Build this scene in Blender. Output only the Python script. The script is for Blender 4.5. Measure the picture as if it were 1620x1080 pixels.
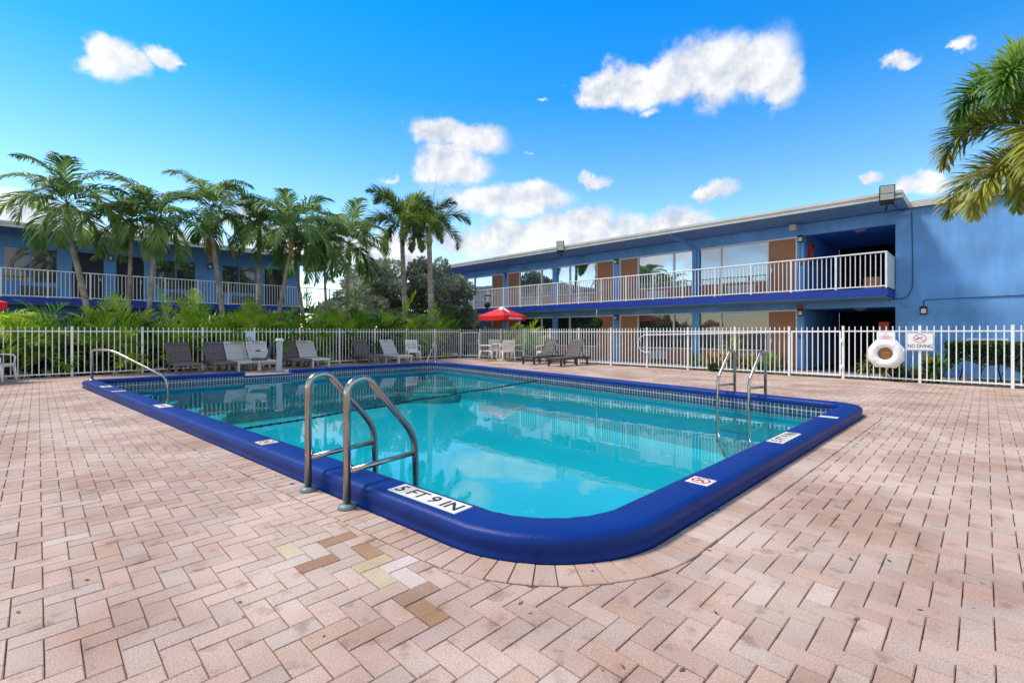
import bpy, math, random
from mathutils import Vector, Matrix
random.seed(7)
PI = math.pi
for o in list(bpy.data.objects): bpy.data.objects.remove(o)
scene = bpy.context.scene
C = scene.collection

# ------------------------------------------------------------------ camera
F, H, HOR = 750.0, 1.2, 526.0          # focal length in photo pixels, eye height, horizon row
cam_d = bpy.data.cameras.new('camera'); cam = bpy.data.objects.new('camera', cam_d); C.objects.link(cam)
cam.location = (0, 0, H); cam.rotation_euler = (PI/2, 0, 0)
cam_d.sensor_width = 36; cam_d.lens = 36*F/1620; cam_d.shift_y = -(540-HOR)/1620
cam_d.clip_start = .05; cam_d.clip_end = 3000
scene.camera = cam
def G(x, y, z=0.0):
    """photo pixel -> point on the level z"""
    Y = F*(H-z)/(y-HOR); return Vector(((x-810)*Y/F, Y, z))

# ------------------------------------------------------------------ sky, sun, exposure
SUN_AZ, SUN_EL = math.radians(-80), math.radians(58)       # azimuth measured from +Y towards +X
world = bpy.data.worlds.new('World'); scene.world = world; world.use_nodes = True
wn = world.node_tree.nodes; wl = world.node_tree.links; wn.clear()
def WN(t, **kw):
    n = wn.new(t)
    for k, v in kw.items(): setattr(n, k, v)
    return n
def wmath(op, a, b=None, c=None, clamp=False):
    n = WN('ShaderNodeMath', operation=op, use_clamp=clamp)
    for i, v in enumerate((a, b, c)):
        if v is None: continue
        if isinstance(v, (int, float)): n.inputs[i].default_value = v
        else: wl.new(v, n.inputs[i])
    return n.outputs[0]
def wvec(op, a, b=None):
    n = WN('ShaderNodeVectorMath', operation=op)
    for i, v in enumerate((a, b)):
        if v is None: continue
        if isinstance(v, tuple): n.inputs[i].default_value = v
        else: wl.new(v, n.inputs[i])
    return n.outputs['Value' if op in ('LENGTH', 'DOT_PRODUCT') else 'Vector']
sky = WN('ShaderNodeTexSky', sky_type='NISHITA', sun_disc=False)
sky.sun_elevation = SUN_EL; sky.sun_rotation = SUN_AZ; sky.air_density = 1.0; sky.dust_density = .05; sky.ozone_density = 3.0
hs = WN('ShaderNodeHueSaturation'); hs.inputs['Hue'].default_value = .492; hs.inputs['Saturation'].default_value = 1.22; hs.inputs['Value'].default_value = 1.45
wl.new(sky.outputs[0], hs.inputs['Color'])
SKY_TINT = [(0, (1.5, 1.36, 1.22)), (.12, (1.42, 1.24, 1.18)), (.28, (1.0, 1.02, 1.13)), (.44, (.24, .85, 1.12)), (.58, (.03, .82, 1.25)), (1, (.03, .78, 1.2))]   # deep azure towards the zenith, pale at the horizon
tc = WN('ShaderNodeTexCoord'); sep = WN('ShaderNodeSeparateXYZ'); wl.new(tc.outputs['Generated'], sep.inputs[0])
tr_ = WN('ShaderNodeValToRGB'); wl.new(sep.outputs[2], tr_.inputs[0])
while len(tr_.color_ramp.elements) < len(SKY_TINT): tr_.color_ramp.elements.new(.5)
for e_, (p_, c_) in zip(tr_.color_ramp.elements, SKY_TINT): e_.position = p_; e_.color = (*[x/1.5 for x in c_], 1)
tm_ = WN('ShaderNodeMix', data_type='RGBA', blend_type='MULTIPLY'); tm_.inputs[0].default_value = 1; wl.new(hs.outputs[0], tm_.inputs[6]); wl.new(tr_.outputs[0], tm_.inputs[7])
ts_ = WN('ShaderNodeVectorMath', operation='SCALE'); wl.new(tm_.outputs[2], ts_.inputs[0]); ts_.inputs['Scale'].default_value = 1.5
az = wmath('ARCTAN2', sep.outputs[0], sep.outputs[1]); el = wmath('ARCSINE', sep.outputs[2])
comb = WN('ShaderNodeCombineXYZ'); wl.new(az, comb.inputs[0]); wl.new(el, comb.inputs[1])
nz = WN('ShaderNodeTexNoise'); nz.inputs['Scale'].default_value = 14; nz.inputs['Detail'].default_value = 8; nz.inputs['Roughness'].default_value = .6
wl.new(tc.outputs['Generated'], nz.inputs['Vector'])
nz2 = WN('ShaderNodeTexNoise'); nz2.inputs['Scale'].default_value = 5; nz2.inputs['Detail'].default_value = 4
wl.new(tc.outputs['Generated'], nz2.inputs['Vector'])
warp = wvec('SUBTRACT', nz.outputs['Color'], (.5, .5, .5)); warp = wvec('MULTIPLY', warp, (.10, .07, 0))
P = wvec('ADD', comb.outputs[0], warp)
CLOUDS = [(945,148,46,24),(1000,135,58,32),(1060,125,72,42),(1130,112,78,54),(1190,104,68,52),(1238,128,34,40),(1030,180,20,9),
  (700,208,48,24),(750,222,56,26),(712,245,42,20),(722,268,60,24),(755,312,72,24),(835,315,74,24),(800,372,66,32),(870,362,64,30),
  (930,352,46,32),(1000,365,74,30),(1075,352,54,30),(735,388,54,24),(870,388,130,26),(1140,372,70,26),(172,90,52,32),(205,98,40,20),(255,93,34,15),(285,103,22,8),
  (1425,100,34,13),(1525,66,30,14),(1375,280,30,14),(1455,288,54,18),(950,285,30,14),(1125,302,42,11),(620,283,22,8),(855,155,18,6),(830,237,16,5),
  (60,340,110,30),(10,318,40,26),(250,395,130,40),(400,375,60,42),(600,402,90,44),(500,400,80,40)]
blobs = []
for x, y, rx, ry in CLOUDS:
    a = math.atan((x-810)/F); r = math.hypot(F, x-810); e = math.atan((HOR-y)/r)
    blobs.append((a, e, rx*F/r/r*1.1, ry/r*math.cos(e)*1.08, .42 if rx < 24 else .3 if rx < 35 and ry < 15 else 0.0))
rc = random.Random(4)
for k in range(30):                       # bigger unseen cumulus all round and overhead, added to whiten the fill light
    a = math.radians(66 + 228*((k*.618) % 1)); a = a-2*PI if a > PI else a
    e = math.radians([8, 14, 24, 38, 54][k % 5]+rc.random()*7); s = rc.uniform(.18, .36)
    for j in range(2): blobs.append((a+rc.uniform(-1, 1)*s/math.cos(e), e+rc.uniform(-.3, .3)*s, s*rc.uniform(.9, 1.3)/math.cos(e), s*rc.uniform(.4, .6), 0.0))
dmin = None
for a, e, rx, ry, thin in blobs:
    d = wvec('LENGTH', wvec('MULTIPLY', wvec('SUBTRACT', P, (a, e, 0)), (1/rx, 1/ry, 0)))
    if thin: d = wmath('ADD', d, thin)
    dmin = d if dmin is None else wmath('MINIMUM', dmin, d)
mask = wmath('SUBTRACT', 1.0, dmin)
fb = wmath('MULTIPLY', wmath('SUBTRACT', nz.outputs['Fac'], .47), 1.05)
mr = WN('ShaderNodeMapRange', interpolation_type='SMOOTHERSTEP'); mr.inputs['From Min'].default_value = -.14; mr.inputs['From Max'].default_value = .56
wl.new(wmath('ADD', mask, fb), mr.inputs['Value']); dens = wmath('MULTIPLY', mr.outputs[0], .96)
nz3 = WN('ShaderNodeTexNoise')                     # relief of the puffs: the same noise looked up a little towards the sun
for k_ in ('Scale', 'Detail', 'Roughness'): nz3.inputs[k_].default_value = nz.inputs[k_].default_value
wl.new(wvec('ADD', tc.outputs['Generated'], (-.012, 0, .022)), nz3.inputs['Vector'])
rel_ = wmath('MULTIPLY', wmath('SUBTRACT', nz.outputs['Fac'], nz3.outputs['Fac']), 1.5)
shade = wmath('ADD', wmath('ADD', wmath('MULTIPLY', nz2.outputs['Fac'], .55), .44), rel_)
cr = WN('ShaderNodeValToRGB'); cr.color_ramp.elements[0].position = .48; cr.color_ramp.elements[0].color = (.60, .66, .76, 1)
cr.color_ramp.elements[1].position = .86; cr.color_ramp.elements[1].color = (1, 1, 1, 1); wl.new(shade, cr.inputs[0])
csc = WN('ShaderNodeVectorMath', operation='SCALE'); wl.new(cr.outputs[0], csc.inputs[0]); csc.inputs['Scale'].default_value = 6.3
mixc = WN('ShaderNodeMix', data_type='RGBA'); wl.new(dens, mixc.inputs[0]); wl.new(ts_.outputs[0], mixc.inputs[6]); wl.new(csc.outputs[0], mixc.inputs[7])
bg = WN('ShaderNodeBackground'); bg.inputs['Strength'].default_value = .11; wl.new(mixc.outputs[2], bg.inputs['Color'])
wo = WN('ShaderNodeOutputWorld'); wl.new(bg.outputs[0], wo.inputs['Surface'])
sun_d = bpy.data.lights.new('sun', 'SUN'); sun_d.energy = 2.9; sun_d.angle = math.radians(12); sun_d.color = (1, .93, .82)
sun = bpy.data.objects.new('sun', sun_d); C.objects.link(sun)
sd = Vector((math.sin(SUN_AZ)*math.cos(SUN_EL), math.cos(SUN_AZ)*math.cos(SUN_EL), math.sin(SUN_EL)))
sun.rotation_euler = sd.to_track_quat('Z', 'Y').to_euler()
vs = scene.view_settings; vs.view_transform = 'Standard'; vs.look = 'None'; vs.gamma = 1; vs.exposure = .55; vs.use_curve_mapping = False
scene.render.engine = 'CYCLES'
scene.cycles.max_bounces = 6; scene.cycles.transparent_max_bounces = 12

# ------------------------------------------------------------------ materials
def lin(r, g, b):
    f = lambda c: c/12.92 if c <= .04045 else ((c+.055)/1.055)**2.4
    return (f(r/255), f(g/255), f(b/255), 1)
def mat(name, col, rough=.6, metal=0.0, noise=0.0, nscale=8.0, bump=0.0, bscale=60.0, spec=.5, col2=None, coat=0.0, coords='Object'):
    m = bpy.data.materials.new(name); m.use_nodes = True
    nt = m.node_tree; b = nt.nodes['Principled BSDF']
    b.inputs['Base Color'].default_value = col; b.inputs['Roughness'].default_value = rough; b.inputs['Metallic'].default_value = metal
    b.inputs['Specular IOR Level'].default_value = spec; b.inputs['Coat Weight'].default_value = coat
    t = nt.nodes.new('ShaderNodeTexCoord')
    if noise or col2:
        n = nt.nodes.new('ShaderNodeTexNoise'); n.inputs['Scale'].default_value = nscale; n.inputs['Detail'].default_value = 6
        nt.links.new(t.outputs[coords], n.inputs['Vector'])
        r = nt.nodes.new('ShaderNodeValToRGB'); r.color_ramp.elements[0].position = .32; r.color_ramp.elements[1].position = .68
        c2 = col2 or tuple(min(1, c*(1+noise)) for c in col[:3])+(1,)
        c1 = col if col2 else tuple(c*(1-noise) for c in col[:3])+(1,)
        r.color_ramp.elements[0].color = c1; r.color_ramp.elements[1].color = c2
        nt.links.new(n.outputs['Fac'], r.inputs[0]); nt.links.new(r.outputs[0], b.inputs['Base Color'])
        rr = nt.nodes.new('ShaderNodeMapRange'); rr.inputs['To Min'].default_value = max(0, rough-.08); rr.inputs['To Max'].default_value = min(1, rough+.1)
        nt.links.new(n.outputs['Fac'], rr.inputs['Value']); nt.links.new(rr.outputs[0], b.inputs['Roughness'])
    if bump:
        n2 = nt.nodes.new('ShaderNodeTexNoise'); n2.inputs['Scale'].default_value = bscale; n2.inputs['Detail'].default_value = 5
        nt.links.new(t.outputs[coords], n2.inputs['Vector'])
        bp = nt.nodes.new('ShaderNodeBump'); bp.inputs['Strength'].default_value = bump; bp.inputs['Distance'].default_value = .02
        nt.links.new(n2.outputs['Fac'], bp.inputs['Height']); nt.links.new(bp.outputs[0], b.inputs['Normal'])
    return m
def leaf_mat(name, c1, c2, rough=.45, trans=.35, scale=1.3, tip=None):
    m = bpy.data.materials.new(name); m.use_nodes = True; nt = m.node_tree; b = nt.nodes['Principled BSDF']
    t = nt.nodes.new('ShaderNodeTexCoord'); n = nt.nodes.new('ShaderNodeTexNoise'); n.inputs['Scale'].default_value = scale; n.inputs['Detail'].default_value = 5
    oi = nt.nodes.new('ShaderNodeObjectInfo')
    ad = nt.nodes.new('ShaderNodeVectorMath'); ad.operation = 'ADD'; nt.links.new(t.outputs['Object'], ad.inputs[0]); nt.links.new(oi.outputs['Location'], ad.inputs[1])
    nt.links.new(ad.outputs[0], n.inputs['Vector'])
    r = nt.nodes.new('ShaderNodeValToRGB'); r.color_ramp.elements[0].position = .36; r.color_ramp.elements[1].position = .66
    r.color_ramp.elements[0].color = c1; r.color_ramp.elements[1].color = c2
    mx = nt.nodes.new('ShaderNodeMath'); mx.operation = 'MULTIPLY_ADD'; nt.links.new(oi.outputs['Random'], mx.inputs[0]); mx.inputs[1].default_value = .22
    nt.links.new(n.outputs['Fac'], mx.inputs[2])
    sb = nt.nodes.new('ShaderNodeMath'); sb.operation = 'SUBTRACT'; nt.links.new(mx.outputs[0], sb.inputs[0]); sb.inputs[1].default_value = .11
    nt.links.new(sb.outputs[0], r.inputs[0]); nt.links.new(r.outputs[0], b.inputs['Base Color'])
    b.inputs['Roughness'].default_value = rough; b.inputs['Specular IOR Level'].default_value = .4
    tr = nt.nodes.new('ShaderNodeBsdfTranslucent'); nt.links.new(r.outputs[0], tr.inputs['Color'])
    ms = nt.nodes.new('ShaderNodeMixShader'); ms.inputs[0].default_value = trans
    nt.links.new(b.outputs[0], ms.inputs[1]); nt.links.new(tr.outputs[0], ms.inputs[2])
    nt.links.new(ms.outputs[0], nt.nodes['Material Output'].inputs['Surface'])
    return m
def glass_mat(name, tint, refl, rough=.015):
    m = bpy.data.materials.new(name); m.use_nodes = True; nt = m.node_tree; b = nt.nodes['Principled BSDF']
    b.inputs['Base Color'].default_value = tint; b.inputs['Roughness'].default_value = .25
    g = nt.nodes.new('ShaderNodeBsdfGlossy'); g.inputs['Roughness'].default_value = rough; g.inputs['Color'].default_value = (.9, .93, .97, 1)
    fr = nt.nodes.new('ShaderNodeFresnel'); fr.inputs['IOR'].default_value = 1.5
    ad = nt.nodes.new('ShaderNodeMath'); ad.operation = 'ADD'; ad.use_clamp = True; nt.links.new(fr.outputs[0], ad.inputs[0]); ad.inputs[1].default_value = refl
    t = nt.nodes.new('ShaderNodeTexCoord'); n = nt.nodes.new('ShaderNodeTexNoise'); n.inputs['Scale'].default_value = 1.1; n.inputs['Detail'].default_value = 1
    nt.links.new(t.outputs['Object'], n.inputs['Vector'])
    bp = nt.nodes.new('ShaderNodeBump'); bp.inputs['Strength'].default_value = .12; bp.inputs['Distance'].default_value = .03
    nt.links.new(n.outputs['Fac'], bp.inputs['Height']); nt.links.new(bp.outputs[0], g.inputs['Normal'])
    ms = nt.nodes.new('ShaderNodeMixShader'); nt.links.new(ad.outputs[0], ms.inputs[0]); nt.links.new(b.outputs[0], ms.inputs[1]); nt.links.new(g.outputs[0], ms.inputs[2])
    nt.links.new(ms.outputs[0], nt.nodes['Material Output'].inputs['Surface'])
    return m
def stucco(name, col, dirt=.12):
    m = mat(name, col, .72, noise=dirt, nscale=.9, bump=.5, bscale=38)
    nt = m.node_tree; t = [n for n in nt.nodes if n.type == 'TEX_COORD'][0]; b = nt.nodes['Principled BSDF']
    w = nt.nodes.new('ShaderNodeTexNoise'); w.inputs['Scale'].default_value = 1.0; w.inputs['Detail'].default_value = 7
    mp = nt.nodes.new('ShaderNodeMapping'); mp.inputs['Scale'].default_value = (5, 5, .5); nt.links.new(t.outputs['Object'], mp.inputs[0]); nt.links.new(mp.outputs[0], w.inputs['Vector'])
    r = nt.nodes.new('ShaderNodeValToRGB'); r.color_ramp.elements[0].position = .35; r.color_ramp.elements[0].color = (.82, .84, .86, 1); r.color_ramp.elements[1].position = .6
    nt.links.new(w.outputs['Fac'], r.inputs[0])
    mu = nt.nodes.new('ShaderNodeMix'); mu.data_type = 'RGBA'; mu.blend_type = 'MULTIPLY'; mu.inputs[0].default_value = .6
    src = b.inputs['Base Color'].links[0].from_socket
    nt.links.new(src, mu.inputs[6]); nt.links.new(r.outputs[0], mu.inputs[7]); nt.links.new(mu.outputs[2], b.inputs['Base Color'])
    return m
def brick_mat(name, from_object):
    m = bpy.data.materials.new(name); m.use_nodes = True; nt = m.node_tree; b = nt.nodes['Principled BSDF']
    if from_object:
        s = nt.nodes.new('ShaderNodeObjectInfo').outputs['Color']
    else:
        a = nt.nodes.new('ShaderNodeAttribute'); a.attribute_name = 'tint'; s = a.outputs['Color']
    ge = nt.nodes.new('ShaderNodeNewGeometry')
    def nz(scale, detail, lo, hi, c0, c1):
        n = nt.nodes.new('ShaderNodeTexNoise'); n.inputs['Scale'].default_value = scale; n.inputs['Detail'].default_value = detail
        nt.links.new(ge.outputs['Position'], n.inputs['Vector'])
        r = nt.nodes.new('ShaderNodeValToRGB'); r.color_ramp.elements[0].position = lo; r.color_ramp.elements[1].position = hi
        r.color_ramp.elements[0].color = c0; r.color_ramp.elements[1].color = c1; nt.links.new(n.outputs['Fac'], r.inputs[0]); return n, r.outputs[0]
    def mul(x, y, f):
        k = nt.nodes.new('ShaderNodeMix'); k.data_type = 'RGBA'; k.blend_type = 'MULTIPLY'; k.inputs[0].default_value = f
        nt.links.new(x, k.inputs[6]); nt.links.new(y, k.inputs[7]); return k.outputs[2]
    n1, grit = nz(170, 3, .38, .66, (.78, .75, .73, 1), (1.16, 1.15, 1.14, 1))
    n2, st = nz(1.1, 8, .36, .62, (.70, .58, .53, 1), (1.06, 1.06, 1.06, 1))
    n3, sp = nz(9, 9, .3, .42, (.55, .47, .43, 1), (1, 1, 1, 1))
    n4, fl = nz(420, 2, .66, .74, (1, 1, 1, 1), (1.5, 1.5, 1.5, 1))
    c = mul(mul(mul(mul(s, grit, 1), st, .8), sp, .6), fl, .7)
    nt.links.new(c, b.inputs['Base Color']); b.inputs['Roughness'].default_value = .85; b.inputs['Specular IOR Level'].default_value = .25
    bp = nt.nodes.new('ShaderNodeBump'); bp.inputs['Strength'].default_value = .35; bp.inputs['Distance'].default_value = .004
    nt.links.new(n1.outputs['Fac'], bp.inputs['Height']); nt.links.new(bp.outputs[0], b.inputs['Normal'])
    return m
M = dict(
  white=mat('white_metal', lin(238, 237, 234), .38, noise=.05, nscale=3),
  plastic=mat('white_plastic', lin(226, 223, 214), .42, noise=.06, nscale=4),
  cream=mat('cream_plastic', lin(205, 199, 188), .5, noise=.06, nscale=5),
  brownp=mat('brown_plastic', lin(108, 97, 94), .55, noise=.10, nscale=5),
  brownd=mat('dark_plastic', lin(70, 60, 57), .55, noise=.10, nscale=5),
  wall=stucco('blue_stucco', lin(116, 174, 232), .2),
  wall2=stucco('blue_stucco_second', lin(104, 164, 222)),
  soffit=mat('blue_soffit', lin(140, 178, 204), .7, noise=.05, nscale=2),
  slab=mat('royal_blue_paint', lin(3, 52, 150), .5, noise=.18, nscale=2, bump=.2, bscale=30),
  fascia=mat('offwhite_fascia', lin(205, 203, 194), .55, noise=.1, nscale=2),
  door=mat('brown_door', lin(178, 122, 86), .6, noise=.06, nscale=2.5),
  doord=mat('navy_door', lin(22, 24, 48), .5, noise=.1, nscale=3),
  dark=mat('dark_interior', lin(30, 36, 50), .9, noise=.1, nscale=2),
  pane=glass_mat('window_glass', (.012, .016, .02, 1), .5),
  paned=glass_mat('dark_window_glass', (.008, .01, .012, 1), .04),
  panep=glass_mat('violet_reflection_glass', (.05, .045, .09, 1), .26),  # violet reflection put into the pane colour
  acgrey=mat('ac_grille', lin(196, 196, 190), .5, noise=.06),
  acdark=mat('ac_grille_grey', lin(92, 100, 110), .5, noise=.06),
  coping=None,
  steel=mat('stainless_steel', lin(176, 168, 158), .22, 1.0, noise=.08, nscale=6),
  flange=mat('green_grey_flange', lin(110, 128, 124), .45, noise=.1),
  red=mat('red_canvas', lin(214, 26, 24), .7, noise=.07, nscale=3),
  redpole=mat('red_pole', lin(150, 26, 30), .45, noise=.1),
  canvas=mat('white_canvas', lin(235, 230, 226), .7, noise=.04),
  lining=mat('pale_lining', lin(190, 150, 140), .8, noise=.05),
  black=mat('black_paint', lin(26, 26, 28), .5, noise=.1),
  ink=mat('black_ink', lin(22, 24, 30), .6, noise=.05),
  redink=mat('red_ink', lin(200, 40, 44), .6, noise=.05),
  tile=mat('white_tile', lin(222, 214, 196), .35, noise=.05, nscale=20),
  signw=mat('white_sign', lin(236, 236, 236), .4, noise=.03),
  signb=mat('pale_blue_sign', lin(196, 222, 240), .5, noise=.05),
  navyseat=mat('navy_seat_plastic', lin(58, 72, 92), .45, noise=.1),
  liftgrey=mat('lift_grey', lin(176, 184, 190), .4, noise=.08),
  redbox=mat('red_cabinet', lin(180, 24, 26), .4, noise=.05),
  card=mat('cardboard', lin(190, 140, 90), .8, noise=.06),
  lamp=mat('lamp_glass', lin(226, 224, 212), .3, noise=.03),
  grey=mat('grey_conduit', lin(60, 84, 120), .6, noise=.08),
  soil=mat('mulch_soil', lin(54, 44, 36), .95, noise=.35, nscale=14, bump=.8, bscale=40),
  base=mat('joint_sand', lin(150, 126, 110), .95, noise=.3, nscale=30, bump=.5, bscale=200),
  walk=mat('concrete_walk', lin(140, 136, 130), .9, noise=.12, nscale=3, bump=.2, bscale=80),
  trunk=mat('palm_trunk', lin(120, 112, 100), .9, col2=lin(170, 160, 146), nscale=5, bump=.7, bscale=25),
  trunkd=mat('dark_trunk', lin(60, 54, 48), .95, noise=.2, bump=.7, bscale=25),
  shaft=mat('crownshaft_green', lin(120, 140, 76), .45, noise=.12, nscale=3),
  rachis=mat('frond_midrib', lin(140, 150, 70), .5, noise=.1),
  palm=leaf_mat('palm_leaf', lin(74, 112, 54), lin(150, 178, 98), .5, .42),
  fox=leaf_mat('foxtail_leaf', lin(66, 96, 46), lin(146, 164, 82), .5, .4),
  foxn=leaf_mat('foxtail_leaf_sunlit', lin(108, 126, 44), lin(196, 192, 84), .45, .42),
  foxg=leaf_mat('foxtail_leaf_green', lin(92, 134, 52), lin(168, 192, 88), .45, .42),
  dead=leaf_mat('dead_frond', lin(120, 84, 40), lin(176, 136, 66), .6, .25),
  areca=leaf_mat('areca_leaf', lin(96, 150, 26), lin(196, 220, 72), .42, .45, 1.0),
  arecad=leaf_mat('areca_leaf_deep', lin(54, 100, 28), lin(118, 160, 50), .42, .4, 1.2),
  silver=leaf_mat('silver_leaf', lin(112, 126, 104), lin(184, 192, 168), .6, .25, .8),
  hedge=leaf_mat('hedge_leaf', lin(38, 66, 26), lin(88, 122, 52), .4, .25, 3),
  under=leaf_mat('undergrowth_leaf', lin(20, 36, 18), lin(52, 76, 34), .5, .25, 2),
  croton=leaf_mat('croton_leaf', lin(60, 84, 26), lin(190, 176, 60), .4, .3, 4),
  orange=leaf_mat('orange_leaf', lin(150, 110, 30), lin(226, 170, 60), .5, .3, 4),
  terracotta=mat('brown_pot', lin(110, 84, 66), .8, noise=.15),
  liner=mat('pool_plaster', lin(148, 194, 200), .6, noise=.04, nscale=.8),
  rope=mat('dark_rope', lin(18, 24, 40), .6, noise=.2),
  ring=mat('white_foam_ring', lin(238, 236, 234), .5, noise=.04),
  brush=mat('rope_coil', lin(176, 140, 90), .8, noise=.25, nscale=18),
  orangetag=mat('orange_tag', lin(236, 130, 80), .6, noise=.05),
  chip=mat('blue_paint_chip', lin(28, 70, 170), .5, noise=.1),
  leafd=mat('dry_leaf', lin(110, 84, 60), .8, noise=.2),
)
# glossy, worn blue coping paint with scuffs
cp = mat('coping_blue_paint', lin(1, 44, 116), .46, noise=.13, nscale=1.6, bump=.14, bscale=55, coat=0, spec=.22)
def scuff(m):
    nt = m.node_tree; b = nt.nodes['Principled BSDF']; t = [n for n in nt.nodes if n.type == 'TEX_COORD'][0]
    n = nt.nodes.new('ShaderNodeTexNoise'); n.inputs['Scale'].default_value = 3.2; n.inputs['Detail'].default_value = 12; n.inputs['Roughness'].default_value = .72
    nt.links.new(t.outputs['Object'], n.inputs['Vector'])
    r = nt.nodes.new('ShaderNodeValToRGB'); r.color_ramp.elements[0].position = .55; r.color_ramp.elements[1].position = .68
    nt.links.new(n.outputs['Fac'], r.inputs[0])
    k = nt.nodes.new('ShaderNodeMix'); k.data_type = 'RGBA'; src = b.inputs['Base Color'].links[0].from_socket
    nt.links.new(r.outputs[0], k.inputs[0]); nt.links.new(src, k.inputs[6]); k.inputs[7].default_value = lin(2, 26, 84)
    n2 = nt.nodes.new('ShaderNodeTexNoise'); n2.inputs['Scale'].default_value = 26; n2.inputs['Detail'].default_value = 6; n2.inputs['Roughness'].default_value = .7
    nt.links.new(t.outputs['Object'], n2.inputs['Vector'])
    r2 = nt.nodes.new('ShaderNodeValToRGB'); r2.color_ramp.elements[0].position = .70; r2.color_ramp.elements[1].position = .74; nt.links.new(n2.outputs['Fac'], r2.inputs[0])
    k2 = nt.nodes.new('ShaderNodeMix'); k2.data_type = 'RGBA'; nt.links.new(r2.outputs[0], k2.inputs[0]); nt.links.new(k.outputs[2], k2.inputs[6]); k2.inputs[7].default_value = lin(96, 120, 160)
    nt.links.new(k2.outputs[2], b.inputs['Base Color'])
scuff(cp); M['coping'] = cp
M['brick1'] = brick_mat('paver_single', True); M['brickm'] = brick_mat('paver_field', False)
# waterline mosaic
tm = bpy.data.materials.new('mosaic_tile'); tm.use_nodes = True; nt = tm.node_tree; b = nt.nodes['Principled BSDF']
uvn = nt.nodes.new('ShaderNodeUVMap'); bt = nt.nodes.new('ShaderNodeTexBrick'); bt.offset = 0; bt.inputs['Scale'].default_value = 1
bt.inputs['Color1'].default_value = lin(22, 30, 64); bt.inputs['Color2'].default_value = lin(58, 70, 104); bt.inputs['Mortar'].default_value = lin(190, 196, 200)
bt.inputs['Mortar Size'].default_value = .0045; bt.inputs['Brick Width'].default_value = .068; bt.inputs['Row Height'].default_value = .068
nt.links.new(uvn.outputs[0], bt.inputs['Vector']); nt.links.new(bt.outputs['Color'], b.inputs['Base Color']); b.inputs['Roughness'].default_value = .25
M['mosaic'] = tm
# water: Fresnel mirror over tinted clear water
wm = bpy.data.materials.new('pool_water'); wm.use_nodes = True; nt = wm.node_tree; nt.nodes.remove(nt.nodes['Principled BSDF'])
trn = nt.nodes.new('ShaderNodeBsdfTransparent'); trn.inputs['Color'].default_value = (.10, .86, .93, 1)
gl = nt.nodes.new('ShaderNodeBsdfGlossy'); gl.inputs['Roughness'].default_value = .008
ge = nt.nodes.new('ShaderNodeNewGeometry'); mp = nt.nodes.new('ShaderNodeMapping'); mp.inputs['Scale'].default_value = (1, 1, 1); nt.links.new(ge.outputs['Position'], mp.inputs[0])
n = nt.nodes.new('ShaderNodeTexNoise'); n.inputs['Scale'].default_value = 2.2; n.inputs['Detail'].default_value = 3; nt.links.new(mp.outputs[0], n.inputs['Vector'])
bp = nt.nodes.new('ShaderNodeBump'); bp.inputs['Strength'].default_value = .03; bp.inputs['Distance'].default_value = .05
nt.links.new(n.outputs['Fac'], bp.inputs['Height']); nt.links.new(bp.outputs[0], gl.inputs['Normal'])
fr = nt.nodes.new('ShaderNodeFresnel'); fr.inputs['IOR'].default_value = 1.55; nt.links.new(bp.outputs[0], fr.inputs['Normal'])
ms = nt.nodes.new('ShaderNodeMixShader'); nt.links.new(fr.outputs[0], ms.inputs[0]); nt.links.new(trn.outputs[0], ms.inputs[1]); nt.links.new(gl.outputs[0], ms.inputs[2])
nt.links.new(ms.outputs[0], nt.nodes['Material Output'].inputs['Surface']); M['water'] = wm

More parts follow.
